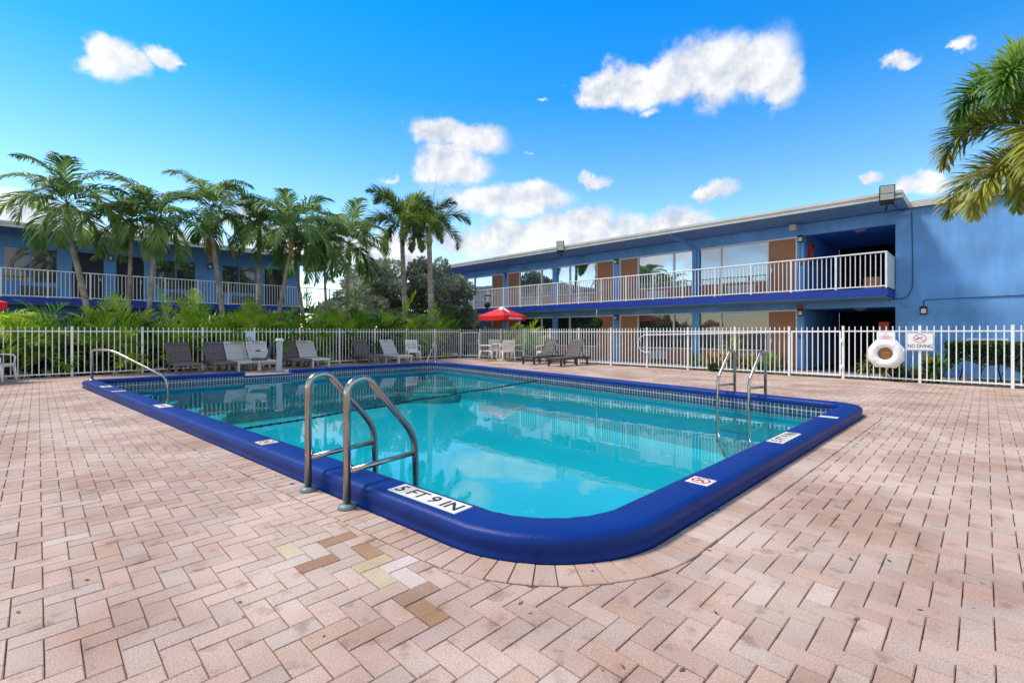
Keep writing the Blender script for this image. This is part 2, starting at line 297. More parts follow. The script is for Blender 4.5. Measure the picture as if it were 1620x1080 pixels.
# ------------------------------------------------------------------ helpers
class MB:
    def __init__(s): s.v = []; s.f = []; s.sm = []
    def add(s, vs, fs, smooth=False):
        n = len(s.v); s.v += [tuple(p) for p in vs]; s.f += [tuple(i+n for i in f) for f in fs]; s.sm += [smooth]*len(fs); return s
    def box(s, x0, x1, y0, y1, z0, z1, mtx=None):
        vs = [Vector((x, y, z)) for z in (z0, z1) for y in (y0, y1) for x in (x0, x1)]
        if mtx: vs = [mtx @ p for p in vs]
        return s.add(vs, [(0, 2, 3, 1), (4, 5, 7, 6), (0, 1, 5, 4), (1, 3, 7, 5), (3, 2, 6, 7), (2, 0, 4, 6)])
    def bbox(s, x0, x1, y0, y1, z0, z1, b=.01, mtx=None):
        """box with chamfered edges"""
        vs = []; idx = {}
        for a in (0, 1, 2):
            for k in range(8):
                sx, sy, sz = k & 1, k >> 1 & 1, k >> 2 & 1
                p = [(x0, x1)[sx], (y0, y1)[sy], (z0, z1)[sz]]
                for c in range(3):
                    if c != a: p[c] += (b if not (sx, sy, sz)[c] else -b)
                idx[(a, k)] = len(vs); p = Vector(p); vs.append(mtx @ p if mtx else p)
        fs = []
        for a in range(3):
            b1, c1 = (a+1) % 3, (a+2) % 3
            for sgn in (0, 1):
                q = []
                for u, w in ((0, 0), (1, 0), (1, 1), (0, 1)):
                    k = (sgn << a) | (u << b1) | (w << c1); q.append(idx[(a, k)])
                fs.append(tuple(q) if sgn else tuple(reversed(q)))
        for a in range(3):
            b1, c1 = (a+1) % 3, (a+2) % 3
            for u in (0, 1):
                for w in (0, 1):
                    k0 = (u << b1) | (w << c1); k1 = k0 | (1 << a)
                    fs.append((idx[(b1, k0)], idx[(b1, k1)], idx[(c1, k1)], idx[(c1, k0)]))
        for k in range(8): fs.append((idx[(0, k)], idx[(1, k)], idx[(2, k)]))
        return s.add(vs, fs)
    def tube(s, pts, r, n=8, cap=True):
        pts = [Vector(p) for p in pts]; rs = r if isinstance(r, (list, tuple)) else [r]*len(pts)
        rings = []; up = None
        for i, p in enumerate(pts):
            t = (pts[min(i+1, len(pts)-1)]-pts[max(i-1, 0)]).normalized()
            if up is None:
                up = Vector((0, 0, 1)) if abs(t.z) < .9 else Vector((1, 0, 0))
            a = (up - t*up.dot(t)).normalized(); up = a; c = t.cross(a)
            rings.append([p+(a*math.cos(2*PI*k/n)+c*math.sin(2*PI*k/n))*rs[i] for k in range(n)])
        vs = [q for g in rings for q in g]
        fs = [(i*n+k, i*n+(k+1) % n, (i+1)*n+(k+1) % n, (i+1)*n+k) for i in range(len(pts)-1) for k in range(n)]
        s.add(vs, fs, True)
        if cap:
            m = len(s.v)-len(vs); s.f += [tuple(m+k for k in reversed(range(n))), tuple(m+(len(pts)-1)*n+k for k in range(n))]; s.sm += [False]*2
        return s
    def lathe(s, prof, n=16, center=(0, 0, 0)):
        cx, cy, cz = center
        vs = [(cx+r*math.cos(2*PI*k/n), cy+r*math.sin(2*PI*k/n), cz+z) for r, z in prof for k in range(n)]
        fs = [(i*n+k, i*n+(k+1) % n, (i+1)*n+(k+1) % n, (i+1)*n+k) for i in range(len(prof)-1) for k in range(n)]
        return s.add(vs, fs, True)
    def prism(s, poly, z0, z1):
        n = len(poly); vs = [(x, y, z0) for x, y in poly]+[(x, y, z1) for x, y in poly]
        return s.add(vs, [tuple(reversed(range(n))), tuple(range(n, 2*n))]+[(k, (k+1) % n, n+(k+1) % n, n+k) for k in range(n)])
    def mesh(s, name):
        me = bpy.data.meshes.new(name); me.from_pydata(s.v, [], s.f)
        me.polygons.foreach_set('use_smooth', s.sm); me.update(); return me
    def build(s, name, m, parent=None):
        me = s.mesh(name); me.materials.append(M[m] if isinstance(m, str) else m); return link(name, me, parent)
def link(name, me, parent=None):
    o = bpy.data.objects.new(name, me); C.objects.link(o)
    if parent: o.parent = parent
    return o
def tag(o, label, cat, group=None):
    o['label'] = label; o['category'] = cat
    if group: o['group'] = group
    return o
def thing(name, label, cat, loc=(0, 0, 0), rz=0.0, group=None):
    o = bpy.data.objects.new(name, None); C.objects.link(o); o.location = loc; o.rotation_euler = (0, 0, rz); o.empty_display_size = .1
    return tag(o, label, cat, group)
def struct(o): o['kind'] = 'structure'; return o
def stuff(o): o['kind'] = 'stuff'; return o
def dup(root, loc, rz, label, group=None, scale=None):
    def cp_(o, par):
        c = o.copy(); C.objects.link(c); c.parent = par
        for ch in list(o.children): cp_(ch, c)
        return c
    r = cp_(root, None); r.location = loc; r.rotation_euler = (0, 0, rz); r['label'] = label
    if group: r['group'] = group
    if scale: r.scale = (scale,)*3
    return r
def inst(name, me, parent, loc, rz=0.0):
    o = link(name, me, parent); o.location = loc; o.rotation_euler = (0, 0, rz); return o
def text_geo(s_, size):
    cu = bpy.data.curves.new('t', 'FONT'); cu.body = s_; cu.size = size; cu.align_x = 'CENTER'; cu.align_y = 'CENTER'; cu.offset = size*.014
    ob = bpy.data.objects.new('t', cu); C.objects.link(ob); bpy.context.view_layer.update()
    me = ob.to_mesh(); vs = [v.co.copy() for v in me.vertices]; fs = [tuple(p.vertices) for p in me.polygons]
    ob.to_mesh_clear(); bpy.data.objects.remove(ob); bpy.data.curves.remove(cu); return vs, fs
def annulus(mb, cx, cy, r0, r1, z, n=28, sx=1.0):
    vs = [(cx+r*sx*math.cos(2*PI*k/n), cy+r*math.sin(2*PI*k/n), z) for r in (r0, r1) for k in range(n)]
    mb.add(vs, [(k, (k+1) % n, n+(k+1) % n, n+k) for k in range(n)])
def quad_line(mb, p, q, w, z):
    p = Vector(p); q = Vector(q); d = (q-p).normalized(); nn = Vector((-d.y, d.x))*w/2
    mb.add([(*(p-nn), z), (*(q-nn), z), (*(q+nn), z), (*(p+nn), z)], [(0, 1, 2, 3)])

# ------------------------------------------------------------------ layout
S2 = math.sqrt(.5)
LF0, LF1 = Vector((-12.2, 12.95)), Vector((-2.52, 23.1))          # left fence
LD = (LF1-LF0).normalized(); LN = Vector((-LD.y, LD.x))           # along, outward
RF0 = Vector((-1.53, 22.53)); RD = Vector((S2, -S2)); RN = Vector((S2, S2))
GROUND = -.18
pool = [Vector((-9.703, 10.634)), Vector((.272, 2.155)), Vector((5.285, 7.035)), Vector((-2.667, 17.512))]   # left, near, right, far
prad = [.34, .88, .5, 1.0]
def offset_poly(poly, d):
    n = len(poly); out = []
    for i in range(n):
        p0, p1, p2 = poly[i-1], poly[i], poly[(i+1) % n]
        a = (p1-p0).normalized(); b = (p2-p1).normalized()
        na = Vector((-a.y, a.x)); nb = Vector((-b.y, b.x)); k = 1+na.dot(nb)
        out.append(p1+(na+nb)*d/k)
    return out
def rpath(d, seg=14):
    """closed rounded loop, ccw: one list of points per corner"""
    poly = offset_poly(pool, d); n = len(poly); corners = []
    for i in range(n):
        r = max(prad[i]-d, .03); p0, p1, p2 = poly[i-1], poly[i], poly[(i+1) % n]
        a = (p0-p1).normalized(); b = (p2-p1).normalized(); ang = a.angle(b)
        t = r/math.tan(ang/2); c = p1+(a+b).normalized()*r/math.sin(ang/2)
        s0 = p1+a*t-c; s1 = p1+b*t-c
        a0 = math.atan2(s0.y, s0.x); da = PI-ang
        corners.append([c+Vector((math.cos(a0+da*k/seg), math.sin(a0+da*k/seg)))*r for k in range(seg+1)])
    return corners
def loop(d, seg=14): return [p for c in rpath(d, seg) for p in c]
GAP0, GAP1 = 3.28, 4.49                                            # coping is cut away for the lift, metres from the left corner
def open_path(d, seg=14):
    cs = rpath(d, seg); e = (pool[3]-pool[0]).normalized(); nn = Vector((e.y, -e.x))
    return [pool[0]+e*GAP0+nn*d]+[p for c in cs for p in c]+[pool[0]+e*GAP1+nn*d]

# ------------------------------------------------------------------ ground and deck
def holed_sheet(name, outer, inner, z, m):
    import bmesh
    bm = bmesh.new()
    for lp in (outer, inner):
        vs = [bm.verts.new((p[0], p[1], z)) for p in lp]
        for i in range(len(vs)): bm.edges.new((vs[i], vs[(i+1) % len(vs)]))
    bmesh.ops.triangle_fill(bm, edges=bm.edges[:], use_beauty=True, normal=(0, 0, 1))
    for f in bm.faces:
        if f.normal.z < 0: f.normal_flip()
    me = bpy.data.meshes.new(name); bm.to_mesh(me); bm.free(); me.materials.append(M[m]); return link(name, me)
EO = .10
la = LF0-LD*9+LN*EO; lc = LF1+LN*EO+LD*.3; ra = RF0+RN*EO; rb = RF0+RD*26+RN*EO
lc = Vector((lc.x+.2, lc.y)); DECK = [la, Vector((-18.5, -6)), Vector((17, -6)), rb, ra, lc]
struct(holed_sheet('ground', [(-400, -200), (400, -200), (400, 600), (-400, 600)], DECK, GROUND, 'soil'))
deck = struct(holed_sheet('pool_deck', DECK, loop(.07), -.014, 'base'))
mb = MB(); n = len(DECK)
mb.add([(*p, z) for z in (GROUND-.05, -.0141) for p in DECK], [(i, (i+1) % n, n+(i+1) % n, n+i) for i in range(n)])
mb.build('deck_edge', 'walk', deck)

W = .1016
def clip(poly, p, nrm):
    """keep the side of the line through p that nrm points to"""
    out = []
    for i in range(len(poly)):
        a, b = poly[i], poly[(i+1) % len(poly)]; da, db = (a-p).dot(nrm), (b-p).dot(nrm)
        if da >= 0: out.append(a)
        if da*db < 0: out.append(a+(b-a)*da/(da-db))
    return out
def area(poly): return abs(sum(poly[i].x*poly[i-1].y-poly[i-1].x*poly[i].y for i in range(len(poly))))/2
hole = loop(-.222, 20)
def nearest_edge(p):
    best = None
    for i in range(len(hole)):
        a, b = hole[i], hole[(i+1) % len(hole)]; ab = b-a
        if ab.length < 1e-6: continue
        t = max(0, min(1, (p-a).dot(ab)/ab.length_squared)); q = a+ab*t; d = (p-q).length
        if best is None or d < best[0]-1e-9: best = (d, q, ab.normalized())
    return best
def inside(p, poly):
    c = False
    for i in range(len(poly)):
        a, b = poly[i], poly[i-1]
        if (a.y > p.y) != (b.y > p.y) and p.x < (b.x-a.x)*(p.y-a.y)/(b.y-a.y)+a.x: c = not c
    return c
def paver_geo(poly, z=0.0, cham=.0035):
    c = sum(poly, Vector((0, 0)))/len(poly); n = len(poly)
    top = []
    for p in poly:
        d = c-p; top.append(p+d*min(.4, cham*1.4/max(d.length, 1e-4)))
    vs = [(*p, z) for p in top]+[(*p, z-.004) for p in poly]+[(*p, -.016) for p in poly]
    fs = [tuple(range(n))]+[(k, n+k, n+(k+1) % n, (k+1) % n) for k in range(n)]+[(n+k, 2*n+k, 2*n+(k+1) % n, n+(k+1) % n) for k in range(n)]
    return vs, fs
rb_ = random.Random(11)
def tint():
    k = rb_.random()
    if k < .55: base = Vector((.55, .41, .32))
    elif k < .8: base = Vector((.535, .415, .335))
    elif k < .95: base = Vector((.54, .385, .29))
    else: base = Vector((.56, .455, .37))
    s = rb_.uniform(.88, 1.06); return base*s
SPECIAL = [((462.5,866), (.55,.455,.31)), ((577.8,891), (.52,.40,.25)), ((608.9,918), (.54,.44,.29)), ((539,847), (.36,.22,.13)), ((505.5,885.5), (.34,.20,.12)),
  ((577.8,873), (.38,.24,.13)), ((639,880), (.37,.24,.14)), ((658,941), (.36,.25,.17)), ((673.6,972), (.40,.26,.15)), ((614,887), (.61,.51,.44)), ((654,918), (.62,.52,.45)),
  ((150,662), (.30,.24,.18)), ((165,664), (.28,.22,.16)), ((178,660), (.34,.27,.20)), ((130,664), (.30,.25,.2))]
SPECIAL = [(Vector(G(*p).xy), Vector(c)) for p, c in SPECIAL]
e1 = Vector((S2, S2)); e2 = Vector((S2, -S2)); org = Vector((.03, 1.0))
pavers = []                                   # (poly, whole, centre, angle, tint)
dk = [p for p in DECK]
for i in range(-190, 190):
    for j in range(-190, 190):
        mm = (i-j) % 4
        if mm == 0: w, h_ = 2, 1
        elif mm == 3: w, h_ = 1, 2
        else: continue
        c = org+e1*(i+w/2)*W+e2*(j+h_/2)*W
        if c.y < .9 or abs(c.x) > 1.16*c.y+.4 or c.y > 25: continue
        if not inside(c, dk): continue
        wob = rb_.uniform(-.0012, .0012); g = .0016+rb_.uniform(0, .0012)
        hx, hy = w*W/2-g, h_*W/2-g; ca = e1+e2*wob*8; cb = e2-e1*wob*8
        poly = [c-ca*hx-cb*hy, c-ca*hx+cb*hy, c+ca*hx+cb*hy, c+ca*hx-cb*hy]
        whole = True
        if inside(c, hole) or min((c-p).length for p in hole) < .6 or nearest_edge(c)[0] < .14:
            d, q, t = nearest_edge(c); nrm = Vector((t.y, -t.x))
            k = (c-q).dot(nrm)
            if k < -.14: continue
            if k < .14:
                p2 = clip(poly, q, nrm)
                if len(p2) < 3 or area(p2) < .0007: continue
                whole = len(p2) == 4 and abs(area(p2)-area(poly)) < 1e-5; poly = p2
        pavers.append((poly, whole, c, tint()))
for sp_, col in SPECIAL:
    k = min(range(len(pavers)), key=lambda i: (pavers[i][2]-sp_).length); pavers[k] = pavers[k][:3]+(col,)
# soldier course round the coping
def walk_loop(lp, step):
    pts = lp+[lp[0]]; out = []; acc = 0.0; nxt = step/2
    for a, b in zip(pts, pts[1:]):
        L = (b-a).length
        if L < 1e-7: continue
        while nxt <= acc+L:
            out.append((a+(b-a)*(nxt-acc)/L, (b-a)/L)); nxt += step
        acc += L
    return out
sold = walk_loop(loop(-.012, 40), W*.985/4)          # four samples to a brick
def smooth_n(k):
    t = sum((sold[(k+d) % len(sold)][1] for d in range(-2, 3)), Vector((0, 0))).normalized(); return Vector((t.y, -t.x))
for k in range(0, len(sold)-4, 4):
    a_, b_ = sold[k][0], sold[k+4][0]; na_, nb_ = smooth_n(k), smooth_n(k+4); t = (b_-a_).normalized()*.0024
    L = .2+rb_.uniform(-.004, .004); poly = [a_+t, a_+t+na_*L, b_-t+nb_*L, b_-t]; c = sum(poly, Vector((0, 0)))/4
    if abs(c.x) > 1.16*c.y+.4: continue
    pavers.append((poly, False, c, tint()))
near = sorted(range(len(pavers)), key=lambda i: pavers[i][2].length + (0 if abs(pavers[i][2].x) < 1.1*pavers[i][2].y and 1080 > HOR+F*H/pavers[i][2].y+4 else 50))
single = set(near[:300])
shared = {}
big = MB(); tints = []
for k, (poly, whole, c, col) in enumerate(pavers):
    zz = rb_.uniform(-.0012, .0012)
    if k in single:
        rel = [p-c for p in poly]
        me = None
        if whole:
            key = rel[2].y > 0        # one mesh per direction of laying
            if key not in shared:
                vs_, fs_ = paver_geo(rel); me = bpy.data.meshes.new('brick'); me.from_pydata(vs_, [], fs_); me.materials.append(M['brick1']); shared[key] = me
            me = shared[key]
        else:
            vs_, fs_ = paver_geo(rel); me = bpy.data.meshes.new('brick'); me.from_pydata(vs_, [], fs_); me.materials.append(M['brick1'])
        o = inst('brick', me, deck, (c.x, c.y, zz)); o.color = (*col, 1)
    else:
        vs_, fs_ = paver_geo(poly, zz); big.add(vs_, fs_); tints += [(*col, 1)]*len(vs_)
fo = big.build('brick_field', 'brickm', deck); stuff(fo)
ca_ = fo.data.color_attributes.new('tint', 'FLOAT_COLOR', 'POINT'); ca_.data.foreach_set('color', [x for t in tints for x in t])

# ------------------------------------------------------------------ pool
FLOOR = -1.12; WL = -.09
mb = MB(); l0 = loop(.25); n = len(l0)
fz = lambda p: FLOOR
mb.add([(*p, .055) for p in l0]+[(*p, FLOOR+.12) for p in l0], [(i, n+i, n+(i+1) % n, (i+1) % n) for i in range(n)], True)
l1 = loop(.37)
mb.add([(*p, FLOOR+.12) for p in l0]+[(*p, FLOOR) for p in l1], [(i, n+i, n+(i+1) % n, (i+1) % n) for i in range(n)], True)
mb.add([(*p, FLOOR) for p in l1], [tuple(range(n))])
basin = mb.build('swimming_pool', 'liner'); struct(basin)
# mosaic band
mb = MB(); l2 = loop(.256); uv = []; s_ = 0.0
for i in range(n):
    a, b = l2[i], l2[(i+1) % n]; L = (b-a).length
    mb.add([(*a, -.165), (*b, -.165), (*b, .04), (*a, .04)], [(3, 2, 1, 0)]); uv += [(s_, .205), (s_+L, .205), (s_+L, 0), (s_, 0)]; s_ += L
band = mb.build('mosaic_band', 'mosaic', basin)
ul = band.data.uv_layers.new(name='UVMap')
for p in band.data.polygons:
    for li in p.loop_indices: ul.data[li].uv = uv[band.data.loops[li].vertex_index]
# swept coping
PROF = [(.004, -.013), (.0, .0), (.008, .012), (.006, .05), (-.002, .078), (.0, .098), (.008, .118), (.024, .132), (.05, .139), (.235, .142), (.258, .136), (.274, .12), (.281, .1), (.28, .062), (.27, .042), (.24, .034)]
mb = MB(); rows = [open_path(d) for d, z in PROF]; npt = len(rows[0])
vs_ = [(*rows[j][i], PROF[j][1]+.0022*math.sin(i*2.7+j*.3)) if 0 < j < len(PROF)-1 else (*rows[j][i], PROF[j][1]) for i in range(npt) for j in range(len(PROF))]
m_ = len(PROF)
mb.add(vs_, [(i*m_+j, (i+1)*m_+j, (i+1)*m_+j+1, i*m_+j+1) for i in range(npt-1) for j in range(m_-1)], True)
mb.add(vs_[:m_], [tuple(range(m_))]); mb.add(vs_[-m_:], [tuple(reversed(range(m_)))])
mb.build('coping', 'coping', basin)
# low painted edge where the coping is cut away
e = (pool[3]-pool[0]).normalized(); nn = Vector((e.y, -e.x)); mb = MB()
q = [pool[0]+e*(GAP0-.02), pool[0]+e*(GAP1+.02)]; q = [q[0]-nn*.0, q[1]-nn*.0, q[1]+nn*.27, q[0]+nn*.27]
mb.prism([tuple(p) for p in q], -.013, .024); mb.build('low_edge', 'coping', basin)
mb = MB()
# corner steps
for ci, dz, radii in ((0, .0, (2.5, 2.0, 1.5, 1.0)), (3, .0, (1.6, 1.3, 1.0, .7))):
    ip = offset_poly(pool, .26); c = ip[ci]; a = (ip[ci-1]-c).normalized(); b = (ip[(ci+1) % 4]-c).normalized()
    a0 = math.atan2(b.y, b.x); ang = b.angle(a)
    for k, r in enumerate(radii):
        zt = -.85+.2*k; arc = [c+Vector((math.cos(a0+ang*i/20), math.sin(a0+ang*i/20)))*r for i in range(21)]
        mb.prism([tuple(c)]+[tuple(p) for p in arc], FLOOR+.002*k, zt)
mb.build('corner_steps', 'liner', basin)
wl_ = loop(.252); water = MB().add([(*p, WL) for p in wl_], [tuple(range(n))]).build('water', 'water'); struct(water)

# depth and warning tiles on the coping
def on_coping(px, py): return G(px, py, .142)
def marker(px, py, ang, w, h_, kind, txt=None, off=0.0):
    p = on_coping(px, py); tl = MB()
    tl.bbox(-w/2, w/2, -h_/2, h_/2, -.003, .004, .0015); t_ = tl.build('depth_marker' if txt else 'marker_tile', 'tile', basin)
    t_.location = (p.x, p.y, .1435); t_.rotation_euler = (0, 0, ang)
    if txt:
        vs_, fs_ = text_geo(txt, h_*.92); wd = max(v.x for v in vs_)-min(v.x for v in vs_); k = w*.9/wd
        cx = (max(v.x for v in vs_)+min(v.x for v in vs_))/2; cy = (max(v.y for v in vs_)+min(v.y for v in vs_))/2
        MB().add([((v.x-cx)*k, (v.y-cy)*1.0, .0052) for v in vs_], fs_).build('lettering', 'ink', t_)
        nt_ = int(w/.115); g = MB()
        for i in range(1, nt_): g.box(-w/2+w*i/nt_-.0012, -w/2+w*i/nt_+.0012, -h_/2, h_/2, .0041, .0046)
        g.build('grout_line', 'acgrey', t_)
    if kind == 'worn':                        # print too worn to read
        k_ = MB()
        for i in range(6): quad_line(k_, (-w*.36+i*w*.13, -h_*.2+.05*h_*(i % 3)), (-w*.33+i*w*.13, h_*.16), h_*.1, .0052)
        k_.build('worn_print', 'ink', t_)
    if kind == 'nodive':
        r = MB(); annulus(r, 0, 0, h_*.33, h_*.42, .0052); quad_line(r, (-h_*.26, h_*.26), (h_*.26, -h_*.26), h_*.07, .0052); r.build('warning_ring', 'redink', t_)
        k_ = MB(); quad_line(k_, (-h_*.2, -h_*.12), (h_*.12, h_*.1), h_*.09, .0056); quad_line(k_, (h_*.0, h_*.02), (h_*.2, -h_*.16), h_*.06, .0056); k_.build('diver_figure', 'ink', t_)
    return t_
eL = (pool[1]-pool[0]); aL = math.atan2(eL.y, eL.x); eR = pool[2]-pool[1]; aR = math.atan2(eR.y, eR.x)
marker(677, 787.5, aL, .66, .15, 'text', '5 FT 9 IN')
marker(1241, 692, aR, .60, .15, 'text', '5 FT 9 IN')
marker(1109, 761, aR-PI/2, .16, .155, 'nodive'); marker(1311, 659.5, aR, .10, .2, 'plain')
marker(422, 699.5, aL, .17, .155, 'nodive'); marker(258, 642, aL, .36, .16, 'worn')
marker(168, 611.3, aL, .32, .16, 'worn'); marker(188, 618.8, aL, .1, .2, 'plain')

# safety rope lying on the water
p0, p1 = Vector((-3.86, 5.98)), Vector((.62, 12.62)); r_ = []
for k in range(61):
    t = k/60; p = p0.lerp(p1, t); r_.append((p.x+.03*math.sin(t*9), p.y, WL+.004+.012*math.sin(t*31)*math.sin(t*PI)))
ro = thing('safety_rope', 'dark safety rope lying across the pool on the water', 'rope', (p0.x, p0.y, WL))
MB().tube([Vector(p)-ro.location for p in r_], .012, 6).build('cord', 'rope', ro)
bd = MB()
for k in range(0, 61, 1): bd.tube([Vector(r_[k])-ro.location-Vector((.012, .018, 0)), Vector(r_[k])-ro.location+Vector((.012, .018, 0))], .018, 6)
stuff(bd.build('bead', 'rope', ro))

# pool ladders
def arc_pts(path, rad, seg=7):
    """polyline with rounded bends"""
    out = [Vector(path[0])]
    for i in range(1, len(path)-1):
        p0, p1, p2 = Vector(path[i-1]), Vector(path[i]), Vector(path[i+1]); a = (p0-p1); b = (p2-p1)
        r = min(rad if not isinstance(rad, (list, tuple)) else rad[i-1], a.length*.48, b.length*.48); a.normalize(); b.normalize()
        for k in range(seg+1):
            t = k/seg; out.append((p1+a*r)*(1-t)**2+p1*2*t*(1-t)+(p1+b*r)*t*t)
    out.append(Vector(path[-1])); return out
def ladder(loc, rz, label):
    t = thing('pool_ladder', label, 'ladder', loc, rz, 'pool ladders')
    for s in (-1, 1):
        y = s*.275     # local +x points into the pool
        path = [(0, y, 0), (0, y, .66), (.02, y, .85), (.16, y, .85), (.57, y, .40), (.60, y, -.09), (.60, y, -.75), (.44, y, -1.0)]
        pts = arc_pts([(0, y, 0), (0, y, .85), (.15, y, .89), (.575, y, .40), (.60, y, -.2), (.60, y, -.72), (.36, y, -1.0)], [.2, .13, .12, .1, .1, .1], 8)
        h_ = MB().tube(pts, .0255, 12).build('handrail', 'steel', t)
        MB().tube([(0, y, .25), (.585, y, .27)], .02, 10).build('crossbar', 'steel', t)
        MB().lathe([(.0, .034), (.03, .034), (.055, .026), (.064, .012), (.064, .0), (.0, .0)], 20, (0, y, 0)).build('base_flange', 'flange', t)
    for z in (-.25, -.5, -.75): MB().bbox(.56, .64, -.27, .27, z-.012, z+.012, .006).build('tread', 'flange', t)
    return t
nL = Vector((-eL.y, eL.x)).normalized(); pA = G(485, 776); pB = G(552, 803); mid = (pA+pB)/2
ladder((mid.x, mid.y, 0), math.atan2(nL.y, nL.x), 'stainless pool ladder with green base flanges beside the large 5 FT 9 IN marker')
eR2 = (pool[3]-pool[2]).normalized(); nR2 = Vector((-eR2.y, eR2.x)); mid = pool[2]+eR2*1.8-nR2*.1
ladder((mid.x, mid.y, 0), math.atan2(nR2.y, nR2.x), 'stainless pool ladder on the side of the pool towards the gate')
def hand_rail(loc, pts, rad, label):
    t = thing('step_handrail', label, 'handrail', loc, 0, 'step handrails')
    MB().tube(arc_pts([Vector(p)-Vector(loc) for p in pts], rad, 7), .024, 12).build('tube', 'steel', t)
    MB().lathe([(0, .03), (.03, .03), (.052, .02), (.06, .008), (.06, 0), (0, 0)], 18).build('base_flange', 'steel', t); return t
b0 = G(145.6, 601.5, .142); b1 = G(265, 622, WL); dd = (b1-b0); dd.z = 0
hand_rail((b0.x, b0.y, .142), [b0, (b0.x, b0.y, .82), b0+dd*.26+Vector((0, 0, .68)), b0+dd*.985+Vector((0, 0, .10)), (b1.x, b1.y, -.05), (b1.x-.1, b1.y+.15, -1.1)], [.1, .3, .22, .1],
          'bent steel handrail by the pool steps near the plastic chair')
b0 = G(690, 572.5, .142); b1 = Vector((-3.02, 16.75, WL)); dd = b1-b0; dd.z = 0
hand_rail((b0.x, b0.y, .142), [b0, (b0.x, b0.y, .80), b0+dd*.2+Vector((0, 0, .66)), b0+dd*.95+Vector((0, 0, .06)), (b1.x, b1.y, -.1), (b1.x, b1.y, -1.1)], [.1, .2, .2, .1],
          'bent steel handrail at the pool corner near the corner gate')

# ------------------------------------------------------------------ fences
FH = 1.352
pick = MB().box(-.0105, .0105, -.0105, .0105, .055, FH).add([(-.0105, -.0105, FH+.0001), (.0105, -.0105, FH+.0001), (.0105, .0105, FH+.0001), (-.0105, .0105, FH+.0001), (0, 0, FH+.006)], [(0, 1, 4), (1, 2, 4), (2, 3, 4), (3, 0, 4)]).mesh('picket'); pick.materials.append(M['white'])
postm = MB().bbox(-.027, .027, -.027, .027, -.015, FH+.008, .004).bbox(-.031, .031, -.031, .031, FH+.008, FH+.02, .004).mesh('post'); postm.materials.append(M['white'])
def fence(name, p, d, length, label, first=True, last=True, top=0.0):
    rz = math.atan2(d.y, d.x); t = thing(name, label, 'fence', (p.x, p.y, 0), rz, 'white pool fences')
    nb = max(1, round(length/1.5)); bay = length/nb
    for k in range(nb+1):
        if (k == 0 and not first) or (k == nb and not last): pass
        else: inst('post', postm, t, (k*bay, 0, 0))
        if k < nb:
            for z, w in ((1.235, .016), (.085, .014)):
                MB().box(k*bay+.027, (k+1)*bay-.027, -w, w, z-.015, z+.015).build('rail', 'white', t)
            m = round(bay/.125)
            for i in range(1, m): inst('picket', pick, t, (k*bay+bay*i/m, 0, 0))
    return t
ls = LF0-LD*4.5; L_ = (LF1-ls).length; fence('picket_fence', ls, LD, L_, 'white metal picket fence in front of the areca palms, behind the sun lounger row')
def qr(px):
    a = (px-810)/F; return (a*(RF0.y)-RF0.x)/(S2*(1+a))
g0, g1 = qr(1248.5), qr(1334)
fence('picket_fence', RF0, RD, g0, 'white metal picket fence between the corner gate and the breezeway gate, behind the red umbrella')
fence('picket_fence', RF0+RD*g1, RD, 7.6, 'white metal picket fence that carries the life ring and the NO DIVING sign')
def gate(p, d, w, label, hinges=True, h_=1.25):
    t = thing('fence_gate', label, 'gate', (p.x, p.y, 0), math.atan2(d.y, d.x))
    a, b = .05, w-.05; fr = MB()
    fr.box(a, a+.035, -.0175, .0175, .07, h_); fr.box(b-.035, b, -.0175, .0175, .07, h_); fr.box(a+.035, b-.035, -.0176, .0176, h_-.04, h_); fr.box(a+.035, b-.035, -.0176, .0176, .07, .11)
    fr.build('gate_frame', 'white', t)
    m = round((b-a)/.125)
    for i in range(1, m):
        pk = MB().box(-.0105, .0105, -.0105, .0105, .05, FH-.005); pk.build('picket', 'white', t).location = (a+(b-a)*i/m, 0, 0)
    for z in (.3, .98):
        if hinges: MB().bbox(b-.005, b+.075, -.045, -.018, z-.045, z+.045, .004).lathe([(0, -.05), (.012, -.05), (.012, .05), (0, .05)], 8, (b+.02, -.05, z)).build('hinge', 'white', t)
    return t
gate(RF0+RD*g0, RD, g1-g0, 'white metal gate with hinges in front of the ground floor breezeway')
gv = RF0-LF1; gate(LF1, gv.normalized(), gv.length, 'white metal gate closing the fence corner beside the foxtail palms', False, 1.22)

# ------------------------------------------------------------------ motel buildings
FZ0, FZ1, ROOF = GROUND, 2.59, 5.5
def ac_mesh(mname):
    m = MB(); m.bbox(-.53, .53, -.16, 0, 0, .38, .012)
    for k in range(9): m.box(-.5, .5, -.175, -.161, .035+k*.036, .053+k*.036)
    me = m.mesh('air_conditioner'); me.materials.append(M[mname]); return me
AC1, AC2 = ac_mesh('acgrey'), ac_mesh('acdark')
def bpart(name, m, root, *boxes):
    mb = MB()
    for b_ in boxes: mb.box(*b_)
    return mb.build(name, m, root)
def wall_lamp(root, x, z):
    o = MB().bbox(-.09, .09, -.11, 0, -.13, .13, .012).build('wall_lamp', 'black', root); o.location = (x, -.002, z)
    MB().bbox(-.07, .07, -.1135, -.10, -.10, .06, .01).build('diffuser', 'lamp', o)
def floodlight(root, x, y, z, ry, rz):
    o = MB().bbox(-.19, .19, -.05, .05, -.02, .46, .015).bbox(-.17, .17, -.065, -.051, -.12, -.025, .01).build('floodlight', 'black', root)
    o.location = (x, y, z); o.rotation_euler = (ry, 0, rz)
    MB().bbox(-.165, .165, -.058, -.051, .03, .21, .003).bbox(-.165, .165, -.058, -.051, .225, .435, .003).build('lens', 'lamp', o)
    MB().tube([(0, 0, -.16), (0, .1, -.26), (0, .26, -.26)], .03, 8).build('bracket', 'black', o)
R2 = math.sqrt(2)
